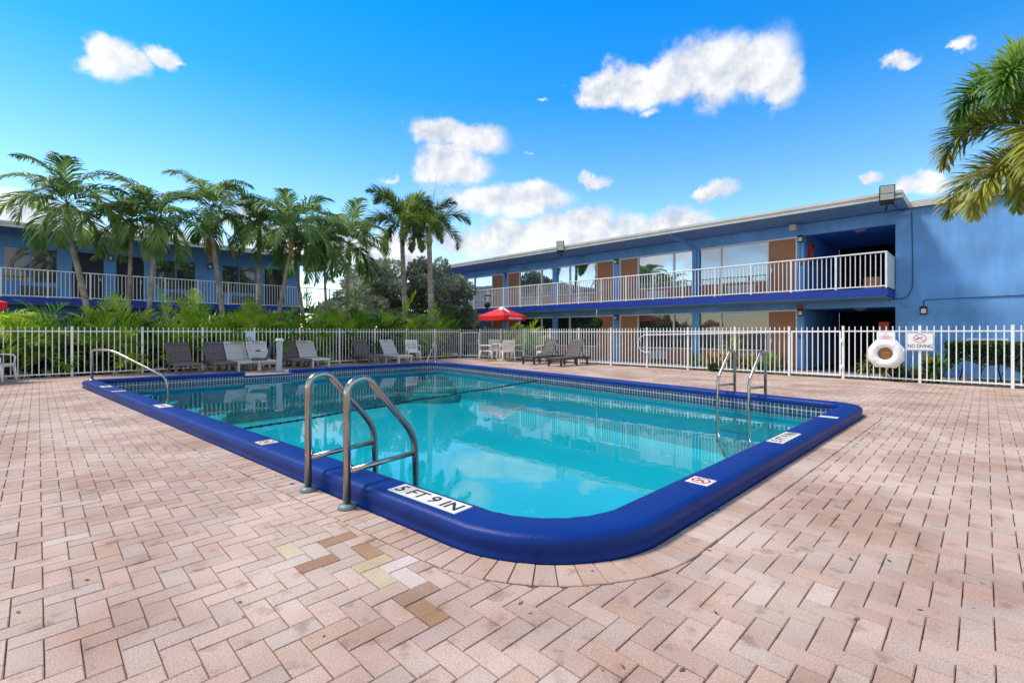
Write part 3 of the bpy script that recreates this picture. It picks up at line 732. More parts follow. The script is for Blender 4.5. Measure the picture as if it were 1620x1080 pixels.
# --- right building: local x runs along the facade to the right, y into the building
right = thing('motel_building', 'two storey blue motel wing with brown doors and reflecting windows', 'building', (12.86, 15.9, 0), -PI/4)
TL = 27.0                                    # facade length to the left
bw = MB()
bpart('end_wall', 'wall', right, (0, 16, 0, .3, FZ0-.1, 5.28))
bpart('end_wall', 'wall', right, (-.003, .25, .303, 6, FZ0-.1, 5.2))
for f in (0, 1):                             # header bands and breezeway
    z0 = (FZ0, FZ1)[f]; zt = z0+2.25; ztop = (FZ1-.26, 5.28)[f]
    bpart('header_wall', 'wall', right, (-TL, -.003, 0, .22, zt, ztop))
    bpart('breezeway_wall', 'wall2', right, (-1.89*R2-.2, -1.89*R2-.002, .2205, 6, z0, ztop))
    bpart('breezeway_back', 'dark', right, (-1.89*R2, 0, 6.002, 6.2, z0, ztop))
    bpart('breezeway_ceiling', 'wall2', right, (-1.89*R2, -.004, .2205, 6, ztop-.22, ztop-.1))
    MB().lathe([(0, 0), (.19, 0), (.17, -.05), (.08, -.08), (0, -.085)], 18, (-1.2, 1.6, ztop-.221)).build('ceiling_light', 'lamp', right)
bpart('roof', 'fascia', right, (-TL-.4, .37, -1.86, 8, 5.482, ROOF), (-TL-.4, .37, -1.9, -1.861, 5.29, ROOF-.001), (.331, .37, -1.86, .0, 5.29, 5.481), (.371, 16, -.07, 8, 5.482, ROOF), (.371, 16, -.11, -.071, 5.29, ROOF-.001),
      (-TL-.4, .37, -1.93, -1.901, 5.42, ROOF+.012))
bpart('soffit', 'soffit', right, (-TL-.4, .33, -1.86, -.001, 5.30, 5.36))
bpart('walkway_slab', 'slab', right, (-TL, 0, -1.83, -.001, FZ1-.25, FZ1))
bpart('slab_soffit', 'soffit', right, (-TL, -.05, -1.78, -.002, FZ1-.275, FZ1-.2505))
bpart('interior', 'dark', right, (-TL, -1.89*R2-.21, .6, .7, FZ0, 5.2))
bpart('ground_walkway', 'walk', right, (-TL, 6, -2.2, -.001, FZ0-.06, FZ0+.012))
pil = [1.97, 4.82, 7.66, 10.47, 13.27, 16.07, 18.87]
hw = [.085, .12, .12, .12, .13, .15, .14]
for f in (0, 1):
    z0 = (FZ0, FZ1)[f]; zt = z0+2.25; sill = z0+.70
    for k, c in enumerate(pil):
        x = -c*R2; w = hw[k]*R2*.95
        bpart('pillar', 'wall', right, (x-w, x+w, -.03, .2, z0+.012*(1-f), zt+.03))
        wall_lamp(right, x, zt-.12) if k in (0, 2, 4) else None
    for k in range(len(pil)-1):
        a, b_ = -(pil[k]+hw[k]*.95)*R2, -(pil[k+1]-hw[k+1]*.95)*R2       # right and left ends, x decreases to the left
        sgn = -1 if k % 2 == 0 else 1
        st = a if k % 2 == 0 else b_
        X = lambda d0, d1: (min(st+sgn*d0, st+sgn*d1), max(st+sgn*d0, st+sgn*d1))
        L_ = abs(a-b_)
        dx0, dx1 = X(.06, 1.0); dr = bpart('door', 'door', right, (dx0, dx1, .05, .1, z0+.013, zt-.06))
        hx = dx0+.09 if sgn < 0 else dx1-.09
        MB().bbox(hx-.03, hx+.03, .02, .049, z0+.95, z0+1.13, .005).lathe([(0, -.03), (.03, -.03), (.03, .0), (0, .0)], 10, (hx, .02, z0+.88)).build('handle', 'steel', dr)
        wx0, wx1 = X(1.06, 1.06+(L_-1.1)*.665); nx0, nx1 = X(1.06+(L_-1.1)*.665+.07, L_-.03)
        fr = []
        for u, v in ((dx0-.05, dx0-.001), (dx1+.001, dx1+.05)): fr.append((u, v, .0, .14, z0+.013, zt-.001))
        lo, hi = min(wx0, nx0), max(wx1, nx1)
        fr += [(dx0, dx1, .001, .14, zt-.058, zt-.002), (lo, hi, .001, .14, zt-.055, zt-.002), (lo, hi, -.02, .139, sill-.05, sill)]
        mA = (nx1, wx0) if nx1 < wx0 else (wx1, nx0)
        fr.append((mA[0]+.001, mA[1]-.001, .0, .138, z0+.02, zt-.056))
        bpart('frame', 'white', right, *fr)
        glass = 'panep' if (k == 0 and f == 1) else 'pane' if f == 1 else 'paned'
        for u, v in ((wx0, wx1), (nx0, nx1)):
            bpart('window_pane', glass, right, (u, v, .06, .07, sill, zt-.055))
            bpart('panel', 'door', right, (u, v, .05, .09, z0+.013, sill-.05))
        ax = (wx0+wx1)/2+sgn*.1
        inst('air_conditioner', AC1, right, (ax, .05, z0+.16))
floodlight(right, .02, -2.12, 5.2, math.radians(14), math.radians(12))
floodlight(right, -9.1*R2*.985, -2.12, 5.24, math.radians(16), math.radians(28))
MB().tube(arc_pts([(-5.0*R2, -1.9, 5.33), (-5.0*R2, -1.72, 5.2), (-4.82*R2, -.1, 4.92), (-4.82*R2, -.1, 2.62)], .15), .055, 10).build('downpipe', 'wall', right)
# cables, boxes and small wall fittings
MB().tube(arc_pts([(.05, -1.7, 5.27), (.10, -.06, 5.25), (.42, -.02, 5.2), (.45, -.02, 2.7), (.3, -.02, 2.35), (-.2, -.03, 2.3)], .12), .014, 6).build('cable', 'grey', right)
MB().tube(arc_pts([(.72, -.015, 2.05), (.72, -.015, 2.26), (7, -.015, 2.36)], .06), .012, 6).build('cable', 'grey', right)
bpart('junction_box', 'wall', right, (.12, .40, -.05, -.001, 5.08, 5.26)); bpart('junction_box', 'wall', right, (.2, .42, -.05, -.001, 2.08, 2.28))
wall_lamp(right, .72, 1.92)
vt = [(1.75, 2.55, -.02, -.001, .80, 1.02)]
v_ = MB().bbox(1.72, 2.62, -.02, -.001, .66, 1.02, .005)
v_o = v_.build('wall_vent', 'white', right)
for k in range(4): bpart('louvre', 'acdark', v_o, (1.75, 2.59, -.035, -.021, .70+k*.075, .74+k*.075))
o = MB().bbox(-1.89*R2+.002, -1.89*R2+.13, .5, .85, FZ1+1.25, FZ1+2.0, .01).build('fire_cabinet', 'redbox', right)
sv = MB()
for k in range(4): sv.box(-1.89*R2+.131, -1.89*R2+.134, .60, .70, FZ1+1.38+k*.12, FZ1+1.46+k*.12)
sv.build('lettering', 'canvas', o)
MB().bbox(-.5, -.2, .3, .55, FZ0+1.1, FZ0+1.75, .01).build('fire_cabinet', 'redbox', right)
MB().bbox(-1.97*R2-.09, -1.97*R2+.06, -.10, -.031, FZ1-.5, FZ1-.36, .01).build('alarm_bell', 'redbox', right)
for z in (FZ0+1.15, FZ1+1.15): MB().bbox(-1.97*R2-.06, -1.97*R2+.06, -.075, -.031, z, z+.14, .008).build('alarm_box', 'redbox', right)
MB().bbox(-1.97*R2-.25, -1.97*R2-.02, -.6, -.35, 4.98, 5.2, .012).build('emergency_light', 'acgrey', right)
MB().tube([(-1.97*R2-.02, -.035, 4.9), (-1.97*R2-.02, -.033, FZ1+1.3)], .009, 6).build('cable', 'black', right)
sg = MB().lathe([(0, 0), (.2, 0), (.2, .02), (0, .02)], 20); sg.v = [(x+4.62, -.022-z*0+z-.0, y+2.62) for x, y, z in sg.v]; so_ = sg.build('round_sign', 'redink', right)
rg = MB(); annulus(rg, 4.62, 2.62, .165, .2, 0); rg.v = [(x, -.025, y) for x, y, z in rg.v]; rg.build('sign_rim', 'signw', so_)
cb = tag(MB().bbox(-.23, .23, -.18, .18, 0, .46, .006).build('cardboard_box', 'card'), 'brown cardboard box on the upper walkway behind the railing end', 'box')
wp = Vector((12.86, 15.9, 0)) + Matrix.Rotation(-PI/4, 3, 'Z') @ Vector((-.55, -.5, 0)); cb.location = (wp.x, wp.y, FZ1); cb.rotation_euler = (0, 0, -PI/4+.2)
# --- left building
left = thing('motel_building', 'two storey blue motel wing with dark doors and windows behind the row of palms', 'building', (-20.95, 19.49, 0), PI/4)
LE = 8.45*R2; LB = -7.5*R2
for f in (0, 1):
    z0 = (FZ0, FZ1)[f]; zt = z0+2.2; ztop = (FZ1-.26, 5.28)[f]
    bpart('header_wall', 'wall2', left, (LB, LE, 0, .22, zt, ztop))
    ops = []
    for base in (-5.6, 0, 5.6): ops += [('w', base+.02, base+1.14), ('d', base+1.49, base+2.24), ('d', base+2.55, base+3.28), ('w', base+3.61, base+4.75)]
    ops = [(k, a*R2, min(b_*R2, LE-.3)) for k, a, b_ in ops if LB < a*R2 and b_*R2 < LE+.2]
    ops = [q_ for q_ in ops if q_[2]-q_[1] > .5]; x = LB
    for kd, a, b_ in ops:
        bpart('wall', 'wall2', left, (x, a, 0, .22, z0, zt)); x = b_
        if kd == 'w':
            bpart('wall', 'wall2', left, (a, b_, .0, .22, z0, z0+.72))
            bpart('window_pane', 'paned', left, (a, a+(b_-a)*.5-.02, .05, .06, z0+.76, zt-.04)); bpart('window_pane', 'paned', left, (a+(b_-a)*.5+.02, b_, .05, .06, z0+.76, zt-.04))
            bpart('frame', 'wall2', left, (a, b_, -.02, .05, z0+.7205, z0+.76), (a, b_, -.01, .1, zt-.04, zt-.001), (a+(b_-a)*.5-.02, a+(b_-a)*.5+.02, .0, .1, z0+.76, zt-.04))
            inst('air_conditioner', AC2, left, (a+(b_-a)*.62, 0, z0+.2))
        else:
            dr = bpart('door', 'doord', left, (a, b_, .08, .13, z0+.013, zt)); MB().bbox(b_-.14, b_-.08, .05, .079, z0+.95, z0+1.1, .004).build('handle', 'steel', dr)
    bpart('wall', 'wall2', left, (x, LE, 0, .22, z0, zt))
for xx in (-2.6, 2.4, 5.2, 8.0): wall_lamp(left, xx*R2, FZ1+2.05)
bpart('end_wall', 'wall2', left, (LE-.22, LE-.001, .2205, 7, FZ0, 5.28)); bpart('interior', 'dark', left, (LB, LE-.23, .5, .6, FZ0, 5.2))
bpart('roof', 'fascia', left, (LB-.4, LE+.5, -1.86, 8, 5.482, ROOF), (LB-.4, LE+.5, -1.9, -1.861, 5.29, ROOF-.001), (LE+.46, LE+.5, -1.86, 8, 5.29, 5.481), (LB-.4, LE+.5, -1.93, -1.901, 5.42, ROOF+.012))
bpart('soffit', 'soffit', left, (LB-.4, LE+.455, -1.86, -.001, 5.30, 5.36))
bpart('walkway_slab', 'slab', left, (LB, 13.82*R2+.5, -1.83, -.001, FZ1-.25, FZ1)); bpart('slab_soffit', 'soffit', left, (LB, LE, -1.78, -.002, FZ1-.275, FZ1-.2505))
for xx in (9.2, 11.2, 13.0): bpart('support_post', 'wall2', left, (xx*R2-.1, xx*R2+.1, -1.2, -1.0, FZ0, FZ1-.25))
floodlight(left, 1.55*R2, -1.75, 4.98, math.radians(-8), .5)
# --- balcony railings
RH = 1.13
bal = MB().box(-.011, .011, -.011, .011, .06, RH-.06).mesh('baluster'); bal.materials.append(M['white'])
rpost = MB().bbox(-.028, .028, -.028, .028, 0, RH-.045, .003).mesh('post'); rpost.materials.append(M['white'])
def railing(loc, rz, x0, x1, pitch, label, anchor):
    t = thing('balcony_railing', label, 'railing', loc, rz, 'balcony railings')
    MB().bbox(x0-.03, x1+.03, -.035, .035, RH-.044, RH, .008).build('top_rail', 'white', t)
    MB().box(x0, x1, -.018, .018, .04, .075).build('bottom_rail', 'white', t)
    k = 0; x = anchor
    while x >= x0-.001:
        inst('post', rpost, t, (x, 0, 0))
        for i in range(1, 10):
            if x-pitch*i/10 > x0: inst('baluster', bal, t, (x-pitch*i/10, 0, 0))
        x -= pitch
    return t
w2 = lambda root, v: Vector(root.location) + Matrix.Rotation(root.rotation_euler[2], 3, 'Z') @ Vector(v)
p_ = w2(right, (-.0, -1.81, FZ1)); rr = railing((p_.x, p_.y, FZ1), -PI/4, -23.4, -.03, .925*R2, 'white balcony railing along the upper walkway in front of the brown doors', -.03)
MB().bbox(-.062, -.002, .03, 1.78, RH-.044, RH-.001, .006).build('top_rail', 'white', rr); MB().box(-.04, -.02, .03, 1.78, .05, RH-.05).build('side_panel', 'white', rr)
p_ = w2(left, (0, -1.8, FZ1)); railing((p_.x, p_.y, FZ1), PI/4, LB+.2, 13.7*R2, 1.29, 'white balcony railing along the upper walkway behind the palm trunks', 13.7*R2)

# ------------------------------------------------------------------ pool furniture
def slat_panel(x0, x1, w, z, n, t=.014, gap=.25):
    mb = MB(); st = (x1-x0)/n
    for k in range(n): mb.bbox(x0+k*st+st*gap/2, x0+(k+1)*st-st*gap/2, -w/2, w/2, z-t, z, .003)
    return mb
def make_lounger(m, label, handle, angle=54):
    """local x: from the foot end towards the head"""
    t = thing('sun_lounger', label, 'sun lounger', group='sun loungers round the pool'); w = .62; zs = .31
    fr = MB()
    for s in (-1, 1): fr.bbox(0, 1.86, s*w/2-(.055 if s > 0 else 0), s*w/2+(.055 if s < 0 else 0), zs-.075, zs, .008)
    fr.bbox(0, .06, -w/2+.056, w/2-.056, zs-.074, zs-.001, .008); fr.bbox(1.80, 1.86, -w/2+.056, w/2-.056, zs-.074, zs-.001, .008)
    fr.build('frame', m, t)
    slat_panel(.06, 1.08, w-.115, zs+.004, 11).build('seat', m, t)
    a = math.radians(angle); mx = Matrix.Translation((1.1, 0, zs)) @ Matrix.Rotation(-a, 4, 'Y'); bk = MB(); L = .72
    for s in (-1, 1): bk.bbox(0, L, s*w/2-(.045 if s > 0 else 0), s*w/2+(.045 if s < 0 else 0), -.012, .026, .006, mx)
    for k in range(9):
        x0 = .012+k*.068; bk.bbox(x0, x0+.056, -w/2+.046, w/2-.046, .0, .018, .003, mx)
    if handle:
        bk.bbox(L-.09, L-.055, -w/2+.046, w/2-.046, -.008, .024, .004, mx); bk.bbox(L-.022, L+.012, -w/2+.05, w/2-.05, -.008, .024, .008, mx)
        for s in (-1, 1): bk.bbox(L-.0545, L-.0225, min(s*.09, s*(w/2-.05)), max(s*.09, s*(w/2-.05)), -.007, .023, .003, mx)
    else: bk.bbox(L-.09, L, -w/2+.046, w/2-.046, -.008, .024, .006, mx)
    bk.build('backrest', m, t)
    MB().tube([(1.1+.45*math.cos(a), -.2, zs+.45*math.sin(a)-.01), (1.62, -.2, zs-.02)], .014, 6).tube([(1.1+.45*math.cos(a), .2, zs+.45*math.sin(a)-.01), (1.62, .2, zs-.02)], .014, 6).build('back_prop', m, t)
    for x in (.1, 1.02, 1.68):
        for s in (-1, 1): MB().bbox(x-.04, x+.04, s*(w/2-.03)-.028, s*(w/2-.03)+.028, 0, zs-.0755, .006).build('leg', m, t)
    return t
proto = {}
LSPEC = [((295,591), 'b', 'grey-brown sun lounger standing alone at the row end, nearest the step handrail', 0),
 ((355,588.2), 'b', 'grey-brown sun lounger standing directly beside a cream lounger, second from the step handrail', 0),
 ((391.4,586.6), 'w', 'cream sun lounger between a grey-brown lounger and the lounger behind the pool lift', 0),
 ((424,585.7), 'w', 'cream sun lounger partly hidden behind the seat of the pool lift', 0),
 ((475,581.7), 'b', 'grey-brown sun lounger beside the column of the pool lift', 0),
 ((505,580.4), 'w', 'cream sun lounger next to the grey-brown lounger by the pool lift column', 0),
 ((592,575.4), 'b', 'grey-brown sun lounger standing in front of the fence between two gaps in the row', 0),
 ((638,573.9), 'w', 'cream sun lounger beside the single white armchair at the fence', 0)]
axL = math.atan2(LN.y, LN.x)
for p, k, lab, _ in LSPEC:
    g = G(*p); loc = g+Vector((-LN.x, -LN.y, 0))*.22
    if k not in proto: o = proto[k] = make_lounger('brownp' if k == 'b' else 'cream', lab, k == 'w'); o.location = loc; o.rotation_euler = (0, 0, axL+random.uniform(-.03, .03))
    else: dup(proto[k], loc, axL+random.uniform(-.04, .04), lab)
g = (G(829,576)+G(844.7,577))/2; d1 = make_lounger('brownd', 'dark brown sun lounger near the umbrella table with a white armchair behind it', False, 60); d1.location = g-Vector((.08, .08, 0)); d1.rotation_euler = (0, 0, PI/4)
g = (G(869.9,579)+G(886.6,580.3))/2; dup(d1, g-Vector((.08, .08, 0)), PI/4+.02, 'dark brown sun lounger standing clear beside the other dark lounger, away from the umbrella table')
def make_chair(label):
    """armchair, local -y is the front"""
    t = thing('plastic_armchair', label, 'chair', group='white plastic armchairs')
    s_ = MB(); s_.bbox(-.25, .25, -.26, .22, .40, .435, .012); s_.bbox(-.255, .255, -.275, -.255, .36, .43, .008); s_.build('seat', 'plastic', t)
    mx = Matrix.Translation((0, .2, .40)) @ Matrix.Rotation(math.radians(-13), 4, 'X'); bk = MB()
    bk.bbox(-.26, -.185, -.018, .018, .0, .50, .008, mx); bk.bbox(.185, .26, -.018, .018, .0, .50, .008, mx)
    bk.bbox(-.184, .184, -.017, .017, .40, .50, .008, mx); bk.bbox(-.184, .184, -.017, .017, .0, .13, .006, mx)
    for k in range(4): bk.bbox(-.184, .184, -.012, .012, .165+k*.06, .2+k*.06, .004, mx)
    bk.bbox(-.06, -.035, -.014, .014, .13, .40, .004, mx); bk.bbox(.035, .06, -.014, .014, .13, .40, .004, mx)
    bk.build('backrest', 'plastic', t)
    for s in (-1, 1):
        MB().tube(arc_pts([(s*.27, -.24, .42), (s*.285, -.25, .64), (s*.285, .0, .66), (s*.26, .25, .65)], [.09, .05]), [.02]*18, 8).build('armrest', 'plastic', t)
        for y, y2 in ((-.24, -.29), (.2, .30)):
            MB().tube([(s*.24, y, .43), (s*.25, (y+y2)/2, .2), (s*.275, y2, 0)], [.034, .028, .022], 6).build('leg', 'plastic', t)
    return t
TBL = Vector((-.42, 20.35, 0))
ch0 = make_chair('white plastic armchair at the umbrella table with its back to the pool')
ch0.location = TBL+Vector((.22, -.62, 0)); ch0.rotation_euler = (0, 0, PI+.25)
dup(ch0, TBL+Vector((-.72, -.1, 0)), PI/2+.05, 'white plastic armchair at the umbrella table, on the side of the corner gate')
dup(ch0, TBL+Vector((-.28, .72, 0)), .3, 'white plastic armchair at the umbrella table, on the fence side')
dup(ch0, TBL+Vector((.66, .2, 0)), -PI/2+.1, 'white plastic armchair at the umbrella table, on the side of the dark loungers')
g = G(653, 571.5); dup(ch0, g+Vector((-.05, .25, 0)), .45, 'single white plastic armchair at the fence beside a cream lounger')
g = G(858, 573); dup(ch0, g+Vector((.15, .35, 0)), -PI/4-.15, 'single white plastic armchair behind the dark brown sun loungers')
g = G(4, 604); dup(ch0, g+Vector((-.3, .1, 0)), PI/2+.35, 'white plastic armchair near the step handrail under a red umbrella')
tb = thing('round_table', 'round white plastic table under the red umbrella among four armchairs', 'table', TBL)
MB().lathe([(0, .70), (.44, .70), (.455, .715), (.455, .73), (.44, .738), (0, .738)], 28).build('tabletop', 'plastic', tb)
for k in range(4):
    a = PI/4+k*PI/2; MB().tube([(.3*math.cos(a), .3*math.sin(a), .7), (.3*math.cos(a), .3*math.sin(a), .3), (.36*math.cos(a), .36*math.sin(a), 0)], [.03, .028, .024], 8).build('leg', 'plastic', tb)
MB().lathe([(0, .71), (.24, .71), (.22, .66), (0, .66)], 16).build('apron', 'plastic', tb)
def umbrella(loc, rz, label, R=1.02, eave=1.93, top=2.32, val=.2):
    t = thing('patio_umbrella', label, 'umbrella', loc, rz, 'red patio umbrellas')
    MB().tube([(0, 0, .06), (0, 0, top)], .024, 10).build('pole', 'redpole', t)
    MB().lathe([(0, .11), (.05, .11), (.07, .07), (.25, .05), (.27, .03), (.27, 0), (0, 0)], 20).build('base', 'plastic', t)
    cor = [(R*math.cos(k*PI/2), R*math.sin(k*PI/2)) for k in range(4)]
    cnv = MB(); lin_ = MB(); vl = MB(); wedge = MB(); N = 6
    for k in range(4):
        a, b_ = Vector(cor[k]), Vector(cor[(k+1) % 4])
        rows_ = []
        for j in range(N+1):
            u = j/N; row = []
            for i in range(N+1):
                v = i/N; p = a.lerp(b_, v)*u
                sag = -.05*math.sin(u*PI)*(1-abs(2*v-1)*.6)-.035*u*math.sin(v*PI)
                row.append((p.x, p.y, top+(eave-top)*u+sag))
            rows_.append(row)
        vs_ = [p for r in rows_ for p in r]
        cnv.add(vs_, [(j*(N+1)+i, (j+1)*(N+1)+i, (j+1)*(N+1)+i+1, j*(N+1)+i+1) for j in range(N) for i in range(N)], True)
        lin_.add([(x, y, z-.012) for x, y, z in vs_], [(j*(N+1)+i+1, (j+1)*(N+1)+i+1, (j+1)*(N+1)+i, j*(N+1)+i) for j in range(N) for i in range(N)], True)
        ed = rows_[-1]
        vl.add(ed+[(x*.985, y*.985, z-val*(.55+.45*1)) for x, y, z in ed], [(i, N+1+i, N+2+i, i+1) for i in range(N)], True)
        up = lambda p: (p[0]*1.004, p[1]*1.004, p[2]+.012)
        if k == 0: wedge.add([up(rows_[0][0]), up(rows_[2][1]), up(rows_[4][3]), up(rows_[2][4])], [(0, 1, 2, 3)])
        if k == 3: wedge.add([up(rows_[0][0]), up(rows_[1][1]), up(rows_[2][4]), up(rows_[2][6])], [(0, 1, 2, 3)])
        rb2 = MB().tube([(0, 0, top-.03), (a.x*.98, a.y*.98, eave-.03)], .009, 5); rb2.build('rib', 'redpole', t)
    co = cnv.build('canopy', 'red', t); lin_.build('lining', 'lining', co); vo = vl.build('valance', 'red', t); wedge.build('white_panel', 'canvas', co)
    a, b_ = Vector(cor[0]), Vector(cor[1]); mk = MB(); e_ = (b_-a).normalized(); o_ = Vector((e_.y, -e_.x)); r2_ = random.Random(3); x = .22
    while x < .8:
        wd = r2_.uniform(.025, .055); p = a+(b_-a)*x; q_ = p+e_*wd; z = eave-.125; hh = .035
        mk.add([(*(p+o_*.004), z-hh), (*(q_+o_*.004), z-hh), (*(q_+o_*.004), z+hh), (*(p+o_*.004), z+hh)], [(0, 1, 2, 3)])
        x += (wd+.016)/(b_-a).length+(.02 if .38 < x < .44 else 0)
    mk.build('printed_mark', 'canvas', vo)
    return t
umbrella((TBL.x, TBL.y, 0), -PI/2+.08, 'square red umbrella with white top panels standing through the round table')
umbrella((-13.25, 11.2, 0), -PI/2+.5, 'red umbrella at the fence beyond the step handrail, its corner against the areca palms', 0.96, 1.95, 2.3)
# pool lift
g = G(441, 587.6); lf = thing('pool_lift', 'grey pool lift with navy seat standing at the cut in the coping', 'pool lift', (g.x, g.y, 0), math.atan2(LN.y, LN.x))
MB().bbox(-.16, .16, -.14, .14, 0, .03, .008).lathe([(0, .09), (.07, .09), (.1, .03), (0, .03)], 14).build('base_plate', 'liftgrey', lf)
mx = Matrix.Rotation(math.radians(-4), 4, 'Y'); MB().bbox(-.06, .06, -.085, .085, .06, .94, .025, mx).build('column', 'liftgrey', lf)
MB().bbox(-.09, .08, -.11, .11, .92, 1.02, .03, mx).build('battery_pack', 'cream', lf)
sl = Vector((-.75, -.66, 0)).normalized()
pr = [(-.62, .40), (-.55, .435), (-.25, .42), (-.17, .46), (-.12, .62), (-.09, .84), (-.06, .92), (-.02, .90), (-.05, .62), (-.09, .44), (-.16, .36), (-.5, .355)]
st_ = MB(); ns = len(pr)
for s, wv in ((-1, .2), (1, .2)): pass
st_.add([(0*x, -.2, z) if 0 else (-.22, x, z) for x, z in pr]+[(.22, x, z) for x, z in pr], [tuple(range(ns)), tuple(reversed(range(ns, 2*ns)))]+[(k, ns+k, ns+(k+1) % ns, (k+1) % ns) for k in range(ns)])
so2 = st_.build('seat', 'navyseat', lf); so2.location = (.0, -.0, 0); so2.rotation_euler = (0, 0, math.radians(-52)-lf.rotation_euler[2]+math.radians(0)); so2.location = (0, 0, 0)
so2.rotation_euler = (0, 0, -lf.rotation_euler[2]-math.radians(68))
a_ = Matrix.Rotation(so2.rotation_euler[2], 3, 'Z')
so2.location = a_ @ Vector((0, -.16, 0))
MB().tube([a_ @ Vector((.2, -.2, .68)), a_ @ Vector((.2, -.52, .66))], .016, 8).build('armrest', 'liftgrey', lf)
MB().tube([a_ @ Vector((.2, -.48, .66)), a_ @ Vector((.2, -.62, .655))], .022, 8).build('armrest_grip', 'black', lf)
MB().tube([(0, 0, .5), a_ @ Vector((0, -.2, .5))], .04, 8).build('swivel_arm', 'navyseat', lf)

# ------------------------------------------------------------------ signs on the fence
def onfence(px, py, dist=.03):
    s = qr(px); p = RF0+RD*s-RN*dist; z = H-(py-HOR)*p.y/F; return p, z
p, z = onfence(1455.8, 540, .045); ns_ = thing('warning_sign', 'white NO DIVING sign with a red circle hanging on the fence', 'sign', (p.x, p.y, z), -PI/4)
def plate(w, h_, r=.03, n=5):
    out = []
    for cx, cy, a0 in ((w/2-r, h_/2-r, 0), (-w/2+r, h_/2-r, PI/2), (-w/2+r, -h_/2+r, PI), (w/2-r, -h_/2+r, 1.5*PI)):
        out += [(cx+r*math.cos(a0+PI/2*k/n), cy+r*math.sin(a0+PI/2*k/n)) for k in range(n+1)]
    return out
def upright(mb): mb.v = [(x, -z_, y) for x, y, z_ in mb.v]; return mb
w_, h_ = .50, .43
upright(MB().prism(plate(w_, h_), 0, .006)).build('plate', 'signw', ns_)
bd = MB(); o1 = plate(w_-.02, h_-.02, .028); i1 = plate(w_-.034, h_-.034, .022); nn_ = len(o1)
bd.add([(x, y, .0075) for x, y in o1]+[(x, y, .0075) for x, y in i1], [(k, (k+1) % nn_, nn_+(k+1) % nn_, nn_+k) for k in range(nn_)]); upright(bd).build('border', 'ink', ns_)
vs_, fs_ = text_geo('NO DIVING', .105); wd = max(v.x for v in vs_)-min(v.x for v in vs_); k = .44/wd
upright(MB().add([(v.x*k, v.y*1.15-.115, .0075) for v in vs_], fs_)).build('lettering', 'ink', ns_)
r = MB(); annulus(r, 0, .07, .092, .106, .0075, 36, 1.12); quad_line(r, (-.075, .135), (.08, .01), .012, .0078); upright(r).build('warning_ring', 'redink', ns_)
dv = MB(); annulus(dv, -.065, .055, .0, .014, .0072, 12); quad_line(dv, (-.055, .06), (.0, .085), .022, .0072); quad_line(dv, (-.005, .085), (.055, .105), .016, .0073); quad_line(dv, (-.06, .035), (-.035, .068), .012, .0074)
for k in range(4): quad_line(dv, (-.05+k*.03, .015), (-.03+k*.03, .012), .005, .0072)
upright(dv).build('diver_figure', 'ink', ns_)
p, z = onfence(1402, 559, .06); lr = thing('life_ring', 'white life ring on an octagonal white board hung on the fence', 'life ring', (p.x, p.y, z), -PI/4)
oc = [(-.355, .12), (-.2, .335), (.2, .335), (.355, .12), (.355, -.15), (.2, -.345), (-.2, -.345), (-.355, -.15)]
upright(MB().prism(oc[::-1], -.012, .0)).build('backing_board', 'signw', lr)
tor = MB(); NA, NB = 40, 14; R0, r0 = .245, .098
tor.add([((R0+r0*math.cos(2*PI*j/NB))*math.cos(2*PI*i/NA), (R0+r0*math.cos(2*PI*j/NB))*math.sin(2*PI*i/NA), r0+.002+r0*.8*math.sin(2*PI*j/NB)) for i in range(NA) for j in range(NB)],
        [(i*NB+j, ((i+1) % NA)*NB+j, ((i+1) % NA)*NB+(j+1) % NB, i*NB+(j+1) % NB) for i in range(NA) for j in range(NB)], True)
upright(tor).build('foam_ring', 'ring', lr)
for a in (.85, 2.3, 3.95, 5.4):
    tp = MB().tube([((R0+(r0+.002)*math.cos(2*PI*j/16))*math.cos(a), (R0+(r0+.002)*math.cos(2*PI*j/16))*math.sin(a), r0+.002+(r0+.002)*.8*math.sin(2*PI*j/16)) for j in range(17)], .003, 5); upright(tp).build('seam', 'acgrey', lr)
upright(MB().lathe([(0, .03), (.15, .03), (.15, .0005), (0, .0005)], 24)).build('rope_coil', 'brush', lr)
co_ = MB()
for k in range(5): co_.tube([((.03+.023*k)*math.cos(2*PI*j/24), (.03+.023*k)*math.sin(2*PI*j/24), .038) for j in range(25)], .011, 6, False)
upright(co_).build('rope', 'brush', lr)
tg = upright(MB().bbox(-.075, .06, -.02, .045, .05, .056, .002)).build('tag', 'orangetag', lr)
mk = MB()
for yy in (.028, .0):
    for k in range(6): mk.box(-.062+k*.018, -.05+k*.018, yy-.008, yy+.006, .0562, .057)
upright(mk).build('printed_mark', 'redink', tg)
sp2 = upright(MB().prism(plate(.36, .2, .008), -.006, .003)).build('notice_plate', 'signw', lr); sp2.location = (0, 0, .43)
mk = MB()
for k in range(4): mk.box((-.028, .012)[k % 2], (-.012, .028)[k % 2], .055 if k < 2 else .025, .07 if k < 2 else .04, .004, .005)
for row, (yy, ww, m_) in enumerate(((-.005, .16, 9), (-.028, .28, 16), (-.05, .15, 8), (-.072, .25, 14))):
    for k in range(m_): mk.box(-ww/2+ww*k/m_, -ww/2+ww*(k+.7)/m_, yy-.006, yy+.006, .004, .005)
upright(mk).build('printed_mark', 'redink', sp2)
MB().tube([(.02, -.0, -.34), (.0, .0, -.45), (.05, .0, -.52), (.09, -.02, -.56)], .008, 6).build('rope_tail', 'ring', lr)
s_ = ((LF0-LF1).length); pl = LF0+LD*((G(409, 583.5).xy-LF0).dot(LD))-LN*.03
sg = thing('small_notice', 'small blank pale blue notice on the fence above the cream loungers', 'sign', (pl.x, pl.y, 1.08), math.atan2(LD.y, LD.x))
upright(MB().prism(plate(.26, .29, .01), 0, .005)).build('plate', 'signb', sg)
